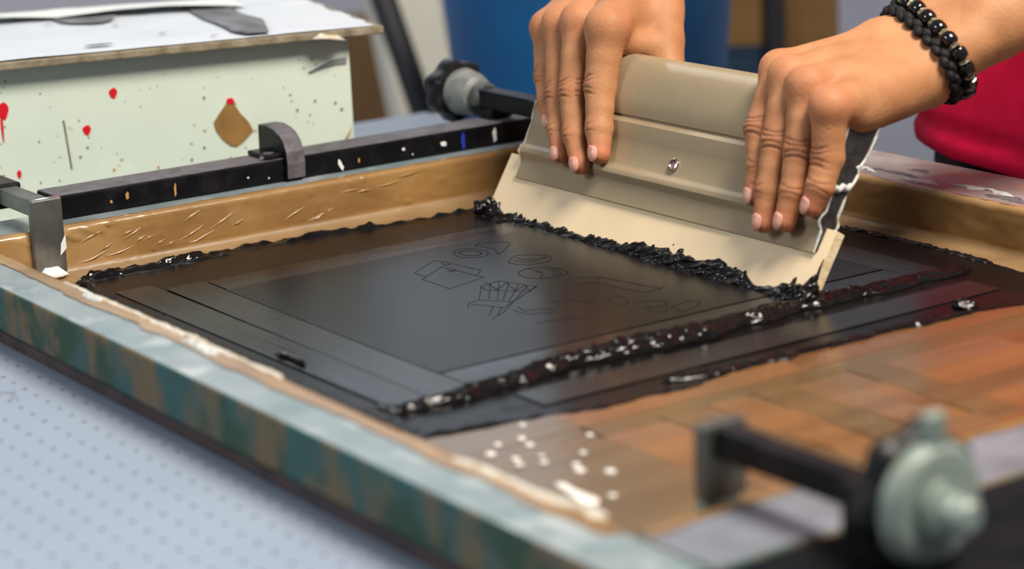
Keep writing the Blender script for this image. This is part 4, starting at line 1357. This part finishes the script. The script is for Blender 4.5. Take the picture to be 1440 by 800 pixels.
def body_coarse(P):
    d = torso_sdf(P)
    for S_, E_ in ((SHO_R, ER), (SHO_L, EL)):
        d = smin(d, cap(P, (0.43, TC[1], 0.47), S_, 0.06, 0.055), 0.03)
        d = smin(d, cap(P, S_, E_, 0.050, 0.036), 0.03)
    for arm, E_ in ((ARM_R, ER), (ARM_L, EL)):
        W_ = np.array(arm['W'])
        ax2 = unit(arm['ax2'])
        S0 = W_ + unit(E_ - W_) * 0.112
        for sg in (-1, 1):
            d = smin(d, cap(P, S0 + ax2 * 0.010 * sg, W_ + (E_ - W_) * 0.62 + ax2 * 0.013 * sg, 0.0200, 0.0265), 0.012)
            d = smin(d, cap(P, W_ + (E_ - W_) * 0.62 + ax2 * 0.013 * sg, E_, 0.0265, 0.0330), 0.016)
    d = smin(d, cap(P, (0.425, TC[1], 0.48), (0.400, TC[1], 0.60), 0.058, 0.052), 0.03)        # neck
    hd = np.array([0.365, TC[1], 0.70])
    d = smin(d, ell_sd(P, hd + np.array([0.015, 0, 0.03]), 0.095, 0.076, 0.095), 0.03)          # skull
    d = smin(d, cap(P, hd + np.array([-0.035, 0, -0.065]), hd + np.array([0.0, 0, -0.02]), 0.040, 0.062), 0.03)   # jaw
    d = smin(d, cap(P, hd + np.array([-0.075, 0, 0.010]), hd + np.array([-0.098, 0, -0.022]), 0.010, 0.014), 0.012)   # nose
    d = smin(d, cap(P, hd + np.array([-0.078, 0.012, -0.055]), hd + np.array([-0.078, -0.012, -0.055]), 0.009, 0.009), 0.006)   # mouth
    for sg in (-1, 1):
        d = smin(d, cap(P, hd + np.array([0.012, 0.076 * sg, -0.02]), hd + np.array([0.018, 0.082 * sg, 0.018]), 0.010, 0.013), 0.006)   # ears
        d = np.maximum(d, -(np.linalg.norm(P - (hd + np.array([-0.088, 0.030 * sg, 0.012])).astype(np.float32), axis=1) - 0.016))
        d = np.minimum(d, np.linalg.norm(P - (hd + np.array([-0.070, 0.030 * sg, 0.010])).astype(np.float32), axis=1) - 0.013)
    return d


VB, FB = surface_nets(body_coarse, (0.14, -0.38, -0.14), (0.58, 0.30, 0.86), 0.0055)
VB = relax(VB, FB, 2)
Vall = np.concatenate([VR, VL, VB])
Fall = np.concatenate([FR, FL + len(VR), FB + len(VR) + len(VL)])
body = mesh('body', Vall, Fall, MT['skin'], person, True)
z = np.zeros(len(VB))
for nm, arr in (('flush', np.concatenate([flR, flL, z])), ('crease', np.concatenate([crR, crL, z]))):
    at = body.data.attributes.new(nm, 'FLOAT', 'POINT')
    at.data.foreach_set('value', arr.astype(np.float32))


def nail(hand, nme, side):
    J, r = hand[nme]
    J = [np.array(q) for q in J]
    axis = unit(J[3] - J[2])
    dors = unit(NH + np.array([0, side, 0]))
    dors = unit(dors - axis * (dors @ axis))
    lat = np.cross(axis, dors)
    rr = r[3]
    nu, nv = 14, 11
    V = []
    for i in range(nu):
        u = i / (nu - 1)
        al = -0.0035 + u * (0.0045 + rr * 0.72)
        for j in range(nv):
            w = -1 + 2 * j / (nv - 1)
            half = 0.66 * math.sqrt(max(0.0, 1 - abs(2 * u - 1) ** 3.2)) + 0.02
            a = w * half
            rad = rr * (1.0 if al < 0 else math.sqrt(max(0.05, 1 - (al / (rr * 1.22)) ** 2))) + 0.00045
            base = np.interp(al, [-0.02, 0], [rr + (r[2] - rr) * 0.4, 0])
            if al < 0:
                rad = rr + (r[2] - rr) * (-al / np.linalg.norm(J[3] - J[2])) + 0.00045
            rad -= 0.0006 * abs(w) ** 4
            V.append(J[3] + axis * al + (dors * math.cos(a) + lat * math.sin(a)) * rad)
    F = [(i * nv + j, (i + 1) * nv + j, (i + 1) * nv + j + 1, i * nv + j + 1) for i in range(nu - 1) for j in range(nv - 1)]
    o = mesh('fingernail', V, F, MT['nail'], person, True)
    so = o.modifiers.new('thick', 'SOLIDIFY')
    so.thickness = 0.0009
    so.offset = 0
    return o


for nme in ('index', 'middle', 'ring', 'pinky'):
    nail(HAND_R, nme, 0.10)
    nail(HAND_L, nme, 0.10)


# clothes
def shirt_sdf(P):
    d = torso_sdf(P * np.array((1, 1, 0), np.float32) + np.stack([0 * P[:, 0], 0 * P[:, 0], np.maximum(P[:, 2], 0.10)], 1)) - 0.012
    for S_, E_ in ((SHO_R, ER), (SHO_L, EL)):
        d = smin(d, cap(P, (0.43, TC[1], 0.46), S_, 0.075, 0.070), 0.03)
        m = S_ + (E_ - S_) * 0.55
        sl = np.maximum(cap(P, S_, m, 0.070, 0.062), (P - m) @ unit(E_ - S_).astype(np.float32))
        d = smin(d, sl, 0.02)
    fold = 0.0035 * fbm(P[:, 0] * 9 + P[:, 2] * 5, P[:, 1] * 14, P[:, 2] * 4, 2)
    d = d + fold.astype(np.float32)
    hem = 0.0120 + 0.004 * np.sin(P[:, 1] * 22)
    d = np.maximum(d, hem - P[:, 2])
    d = np.maximum(d, -(np.linalg.norm(P - np.array([0.385, TC[1], 0.545], np.float32), axis=1) - 0.075))
    return d


VS, FS = surface_nets(shirt_sdf, (0.20, -0.42, -0.02), (0.62, 0.26, 0.60), 0.0050)
VS = relax(VS, FS, 2)
hemz = 0.0120 + 0.004 * np.sin(VS[:, 1] * 22) + 0.021
cen_ = np.array([TC[0], TC[1]])
rad = VS[:, :2] - cen_
rad /= np.linalg.norm(rad, axis=1)[:, None]
gv = np.exp(-((VS[:, 2] - hemz) / 0.0045) ** 2)
VS[:, :2] -= rad * (0.0045 * gv)[:, None]
mesh('shirt', VS, FS, MT['shirt'], person, True)


def trouser_sdf(P):
    d = None
    for sg in (-1, 1):
        e = smin(cap(P, (0.405, TC[1] + 0.075 * sg, 0.0), (0.405, TC[1] + 0.085 * sg, -0.42), 0.100, 0.072), cap(P, (0.405, TC[1] + 0.085 * sg, -0.42), (0.42, TC[1] + 0.085 * sg, -0.83), 0.072, 0.058), 0.03)
        d = e if d is None else smin(d, e, 0.03)
    d = np.maximum(d, P[:, 2] - 0.012)
    return np.maximum(d, -0.868 - P[:, 2])


VT, FT = surface_nets(trouser_sdf, (0.25, -0.32, -0.92), (0.56, 0.16, 0.06), 0.008)
mesh('trousers', relax(VT, FT, 2), FT, MT['trousers'], person, True)
for sg in (-1, 1):
    def shoe_sdf(P, sg=sg):
        d = cap(P, (0.30, TC[1] + 0.085 * sg, -0.866), (0.44, TC[1] + 0.085 * sg, -0.856), 0.034, 0.042)
        return np.maximum(d, -0.8995 - P[:, 2])
    a, b = surface_nets(shoe_sdf, (0.24, TC[1] + 0.085 * sg - 0.07, -0.92), (0.52, TC[1] + 0.085 * sg + 0.07, -0.79), 0.006)
    mesh('shoe', relax(a, b, 1), b, MT['shoe'], person, True)


def hair_sdf(P):
    hd = np.array([0.365, TC[1], 0.70])
    d = ell_sd(P, hd + np.array([0.022, 0, 0.038]), 0.104, 0.086, 0.100)
    pl = (P - (hd + np.array([-0.070, 0, 0.055])).astype(np.float32)) @ unit((-0.75, 0, -0.65)).astype(np.float32)
    return np.maximum(d, pl)


a, b = surface_nets(hair_sdf, (0.22, TC[1] - 0.12, 0.56), (0.54, TC[1] + 0.12, 0.88), 0.006)
mesh('hair', relax(a, b, 1), b, MT['hair'], person, True)

# ------------------------------------------------------------------ bracelets on the left wrist
WL, EL_ = np.array(ARM_L['W']), np.array(ARM_L['E'])


def around(center, nrm, n, start, lift):
    """points on the skin round the wrist in the plane through center with normal nrm"""
    nrm = unit(nrm)
    u = unit(np.cross(nrm, start))
    v = np.cross(nrm, u)
    out = []
    for i in range(n):
        a = 2 * math.pi * i / n
        d = u * math.cos(a) + v * math.sin(a)
        t = 0.015
        for _ in range(40):
            s = float(fnL((center + d * t)[None].astype(np.float32))[0])
            t -= s * 0.9
        out.append((center + d * (t + lift), d))
    # even spacing along the loop
    Q = np.array([p for p, _ in out])
    D = np.array([d for _, d in out])
    Qc = np.vstack([Q, Q[:1]])
    Dc = np.vstack([D, D[:1]])
    L = np.r_[0, np.cumsum(np.linalg.norm(np.diff(Qc, axis=0), axis=1))]
    return Qc, Dc, L


AXL = unit(EL_ - WL)


def loop_at(Q, D, L, s):
    s = s % L[-1]
    p = np.array([np.interp(s, L, Q[:, i]) for i in range(3)])
    d = unit([np.interp(s, L, D[:, i]) for i in range(3)])
    q = np.array([np.interp((s + 0.0015) % L[-1], L, Q[:, i]) for i in range(3)])
    return p, d, unit(q - p)


BRN = unit(AXL + np.array([0.10, 0.0, 0.0]))
# braided cord
br = empty('cord_bracelet', 'black braided cord bracelet on the left wrist, nearer the hand', 'bracelet')
Q, D, L = around(WL + AXL * 0.004, BRN, 64, (0, 0, 1), 0.0026)
nk = 44
for i in range(nk):
    p, d, t = loop_at(Q, D, L, L[-1] * i / nk)
    bm = bmesh.new()
    bmesh.ops.create_icosphere(bm, subdivisions=2, radius=1.0)
    w = np.cross(d, t)
    tl = unit(t + 0.35 * w * (1 if i % 2 else -1))
    wl = np.cross(d, tl)
    for v in bm.verts:
        c = v.co
        v.co = Vector(p + w * 0.0013 * (1 if i % 2 else -1) + tl * c.x * 0.0040 + wl * c.y * 0.0030 + d * c.z * 0.0032)
    from_bm('cord_knot', bm, MT['cord'], br, True)
# beads
bb = empty('bead_bracelet', 'bracelet of shiny black beads with pale spacers on the left wrist', 'bracelet')
Q, D, L = around(WL + AXL * 0.0122, BRN, 64, (0, 0, 1), 0.0042)
nb_ = 19
for i in range(nb_):
    for kind in (0, 1):
        p, d, t = loop_at(Q, D, L, L[-1] * (i + 0.5 * kind) / nb_)
        if kind == 0:
            hl = 0.0034
            pr = [(-hl, 0.0026), (-hl * 0.9, 0.0040), (-hl * 0.5, 0.0047), (hl * 0.5, 0.0047), (hl * 0.9, 0.0040), (hl, 0.0026)]
            lathe('bead', pr, p, t, MT['bead'], bb, 18)
        else:
            lathe('spacer', [(-0.0014, 0.0022), (-0.0010, 0.0032), (0.0, 0.0027), (0.0010, 0.0032), (0.0014, 0.0022)], p, t, MT['spacer'], bb, 14, lambda a, k: 1 + 0.12 * math.cos(8 * a))
tube('elastic', [q for q in Q], 0.0008, MT['cord'], bb, 6)

# ------------------------------------------------------------------ details on the cream box
for (u, z, a, b, mm) in ((0.1665, 0.0848, 0.0027, 0.0035, 'red'), (0.1862, 0.0619, 0.0027, 0.0033, 'red'), (0.2400, 0.0805, 0.0036, 0.0056, 'red'), (0.2415, 0.0690, 0.0008, 0.0090, 'red'), (0.2334, 0.0374, 0.0014, 0.0028, 'red')):
    spot(ell(u, z, a, b, 20), MT[mm], 'paint_spot')
spot([(0.0871, 0.0735), (0.0905, 0.0690), (0.0955, 0.0630), (0.0995, 0.0578), (0.0985, 0.0520), (0.0940, 0.0450), (0.0890, 0.0405), (0.0848, 0.0393), (0.0800, 0.0420), (0.0722, 0.0489), (0.0755, 0.0560), (0.0805, 0.0620), (0.0845, 0.0690)], MT['patch'], 'brown_patch', 0.0006)
spot(ell(0.0869, 0.0712, 0.0026, 0.0024), MT['red'], 'paint_spot', 0.0010)
spot([(0.2016, 0.0700), (0.2005, 0.0700), (0.1980, 0.0367), (0.1990, 0.0365)], MT['spacer'], 'drip')
for i in range(90):
    u, z_ = random.uniform(0.008, 0.26), random.uniform(0.03, 0.10)
    r = random.choice((0.0003, 0.0004, 0.0006, 0.0009))
    spot(ell(u, z_, r, r * random.uniform(0.8, 1.4), 8), MT[random.choice(('dark', 'dark', 'dark', 'grey', 'ochre'))], 'speck')
spot([(0.0025, 0.0932), (0.0120, 0.0925), (0.0220, 0.0890), (0.0307, 0.0852), (0.0300, 0.0838), (0.0200, 0.0865), (0.0110, 0.0880), (0.0028, 0.0880)], MT['greystain'], 'scratch')
lump_strip('chipped_edge', [bpt(0.030, -0.012, BZ + 0.0010), bpt(0.020, -0.013, BZ + 0.0005), bpt(0.006, -0.0125, BZ - 0.002)], 0.006, 0.003, 9, MT['crust'], cb, n=60)
lump_strip('chipped_edge', [bpt(0.010, 0.0, 0.030), bpt(0.003, 0.0, 0.040), bpt(0.001, 0.0, 0.046)], 0.004, 0.002, 10, MT['patch'], cb, n=40)
pp = empty('stained_paper', 'stained white paper sheet lying on the lid of the cream box', 'paper')


def paper_sheet():
    nu, nv = 60, 30

    def fn(U, Vv):
        u = -0.016 + 0.462 * U
        v = -0.011 + 0.222 * Vv
        zz = BZ + 0.0062 + 0.0005 * np.abs(fbm(u * 22, v * 22, 3.0, 3)) + 0.004 * sstep(0.06, -0.016, u) * sstep(0.3, 1.0, Vv) * (0.5 + 0.5 * np.sin(Vv * 30))
        u = u + 0.003 * fbm(v * 60, u * 0 + 2, 1.0, 2) * (U < 0.05)
        return BO + BU * u[..., None] + BV * v[..., None] + np.array([0, 0, 1.0]) * zz[..., None]
    return sheet('paper_sheet', fn, nu, nv, MT['paper'], parent=pp)


paper_sheet()


def stain(name, pts, m):
    V = [bpt(u, v, BZ + 0.0082) for u, v in pts]
    return mesh(name, V, [tuple(range(len(V)))], m, pp)


stain('grey_stain', [(0.150 + 0.021 * math.cos(a) + 0.0095 * math.sin(a), 0.168 + 0.0172 * math.cos(a) - 0.046 * math.sin(a) * (1 + .08 * math.sin(3 * a))) for a in np.linspace(0, 2 * math.pi, 29)[:-1]], MT['greystain'])
stain('grey_stain', [(0.0740, 0.173), (0.0785, 0.100), (0.0767, 0.0418), (0.0785, 0.015), (0.0737, -0.006), (0.0584, -0.008), (0.050, 0.030), (0.0436, 0.059), (0.0475, 0.100), (0.0461, 0.150)], MT['greystain'])
stain('grey_stain', [(0.171 + 0.010 * math.cos(a), 0.010 + 0.004 * math.sin(a)) for a in np.linspace(0, 2 * math.pi, 13)[:-1]], MT['greystain'])
for i in range(9):
    u, v = random.uniform(0.02, 0.26), random.uniform(0.0, 0.15)
    stain('grey_stain', [(u + 0.003 * math.cos(a), v + 0.0018 * math.sin(a)) for a in np.linspace(0, 2 * math.pi, 10)[:-1]], MT['greystain'])

p2 = empty('loose_paper', 'clean white sheet of paper lying loose over the stained one', 'paper')


def loose_sheet():
    def fn(U, Vv):
        u = 0.035 + 0.30 * U
        v = 0.155 + 0.055 * Vv + 0.03 * U - 0.03 * np.abs(U - 0.75)
        v = np.minimum(v, 0.2105)
        zz = BZ + 0.0092 + 0.0035 * (1 - Vv) * np.abs(np.sin(U * 7.0)) + 0.0003 * fbm(u * 30, v * 30, 2.0, 2)
        return BO + BU * u[..., None] + BV * v[..., None] + np.array([0, 0, 1.0]) * zz[..., None]
    return sheet('paper_sheet', fn, 50, 16, MT['white'], parent=p2)


loose_sheet()
# ------------------------------------------------------------------ background
st = empty('low_table', 'low dark table carrying the blue bucket', 'table')
box('table_top', (0.30, 0.55, -0.30), (0.80, 1.00, -0.27), MT['darkmetal'], st, 0.003)
for lx in (0.33, 0.77):
    for ly in (0.58, 0.97):
        box('leg', (lx - 0.02, ly - 0.02, FLOOR), (lx + 0.02, ly + 0.02, -0.30), MT['darkmetal'], st)
bk = empty('blue_bucket', 'large blue plastic bucket between the cream box and the hands', 'bucket')
BC = (0.505, 0.735)
lathe('bucket_body', [(0.0, 0.110), (0.01, 0.116), (0.40, 0.146), (0.402, 0.154), (0.416, 0.154), (0.418, 0.147), (0.410, 0.142), (0.03, 0.112)], (BC[0], BC[1], -0.27), (0, 0, 1), MT['bucket'], bk, 64)
pl_ = tube('leaning_pole', [(0.60, 1.010, FLOOR), (0.559, 1.126, -0.134), (0.543, 1.178, 0.0), (0.440, 1.500, 0.85)], 0.015, MT['darkmetal'], None, 12)
pl_.data.update()
tag(pl_, 'blurred dark pole leaning behind the cream box', 'pole')
pb = box('pale_board', (0.655, 1.30, FLOOR), (0.745, 1.33, 0.30), MT['pale'], None, 0.003, rot=Matrix.Rotation(math.radians(-10), 3, 'Y'))
tag(pb, 'blurred pale board standing left of the blue bucket', 'board')
b1 = empty('cardboard_box', 'blurred brown cardboard box behind the cream box', 'box')
box('carton', (0.87, 1.72, -0.36), (1.00, 1.90, -0.12), MT['card'], b1, 0.003)
box('flap', (0.87, 1.66, -0.125), (1.00, 1.72, -0.12), MT['card'], b1)
gb = empty('grey_crate', 'blurred grey crate under the brown carton', 'crate')
box('crate_body', (0.60, 1.66, FLOOR), (1.05, 2.05, -0.36), MT['grey'], gb, 0.01)
box('rim', (0.59, 1.65, -0.40), (1.06, 2.06, -0.375), MT['grey'], gb, 0.005)

rk = empty('storage_rack', 'blurred black storage rack of cartons behind the squeegee', 'rack')
RA, RB = np.array([0.936, 1.074]), np.array([1.201, 0.894])
ru = (RB - RA) / np.linalg.norm(RB - RA)
rv = np.array([-ru[1], ru[0]])
RR = Matrix(((ru[0], rv[0], 0), (ru[1], rv[1], 0), (0, 0, 1)))


def rbox(name, u0, u1, v0, v1, z0, z1, m, parent, bev=0.002):
    bm = bmesh.new()
    c2_ = RA + ru * (u0 + u1) / 2 + rv * (v0 + v1) / 2
    bm_box(bm, (c2_[0], c2_[1], (z0 + z1) / 2), (u1 - u0, v1 - v0, z1 - z0), RR, bev, 1)
    return from_bm(name, bm, m, parent)


for u in (-0.16, 0.0785):
    for v in (0.0, 0.30):
        rbox('upright', u - 0.011, u + 0.011, v, v + 0.02, FLOOR, 0.9, MT['darkmetal'], rk)
for zz in (-0.62, -0.20, 0.22):
    rbox('shelf', -0.17, 0.162, 0.0, 0.32, zz - 0.02, zz, MT['darkmetal'], rk)
for (u0, u1, z0, z1, lab) in ((0.000, 0.066, -0.094, 0.08, 'blurred brown carton on the rack, left of its black upright'), (0.091, 0.157, -0.199, 0.09, 'blurred brown carton on the rack, right of its black upright')):
    cbx = empty('cardboard_box', lab, 'box')
    rbox('carton', u0, u1, 0.022, 0.28, z0, z1, MT['card'], cbx)
    rbox('flap', u0 + 0.001, u1 - 0.001, 0.0235, 0.15, z1, z1 + 0.003, MT['card'], cbx)
nv_ = empty('navy_tray', 'blurred navy tray beneath the left carton on the rack', 'tray')
rbox('tray_body', -0.03, 0.066, 0.025, 0.29, -0.199, -0.105, MT['navy'], nv_)
rbox('tray_rim', -0.031, 0.067, 0.023, 0.292, -0.105, -0.0945, MT['navy'], nv_)
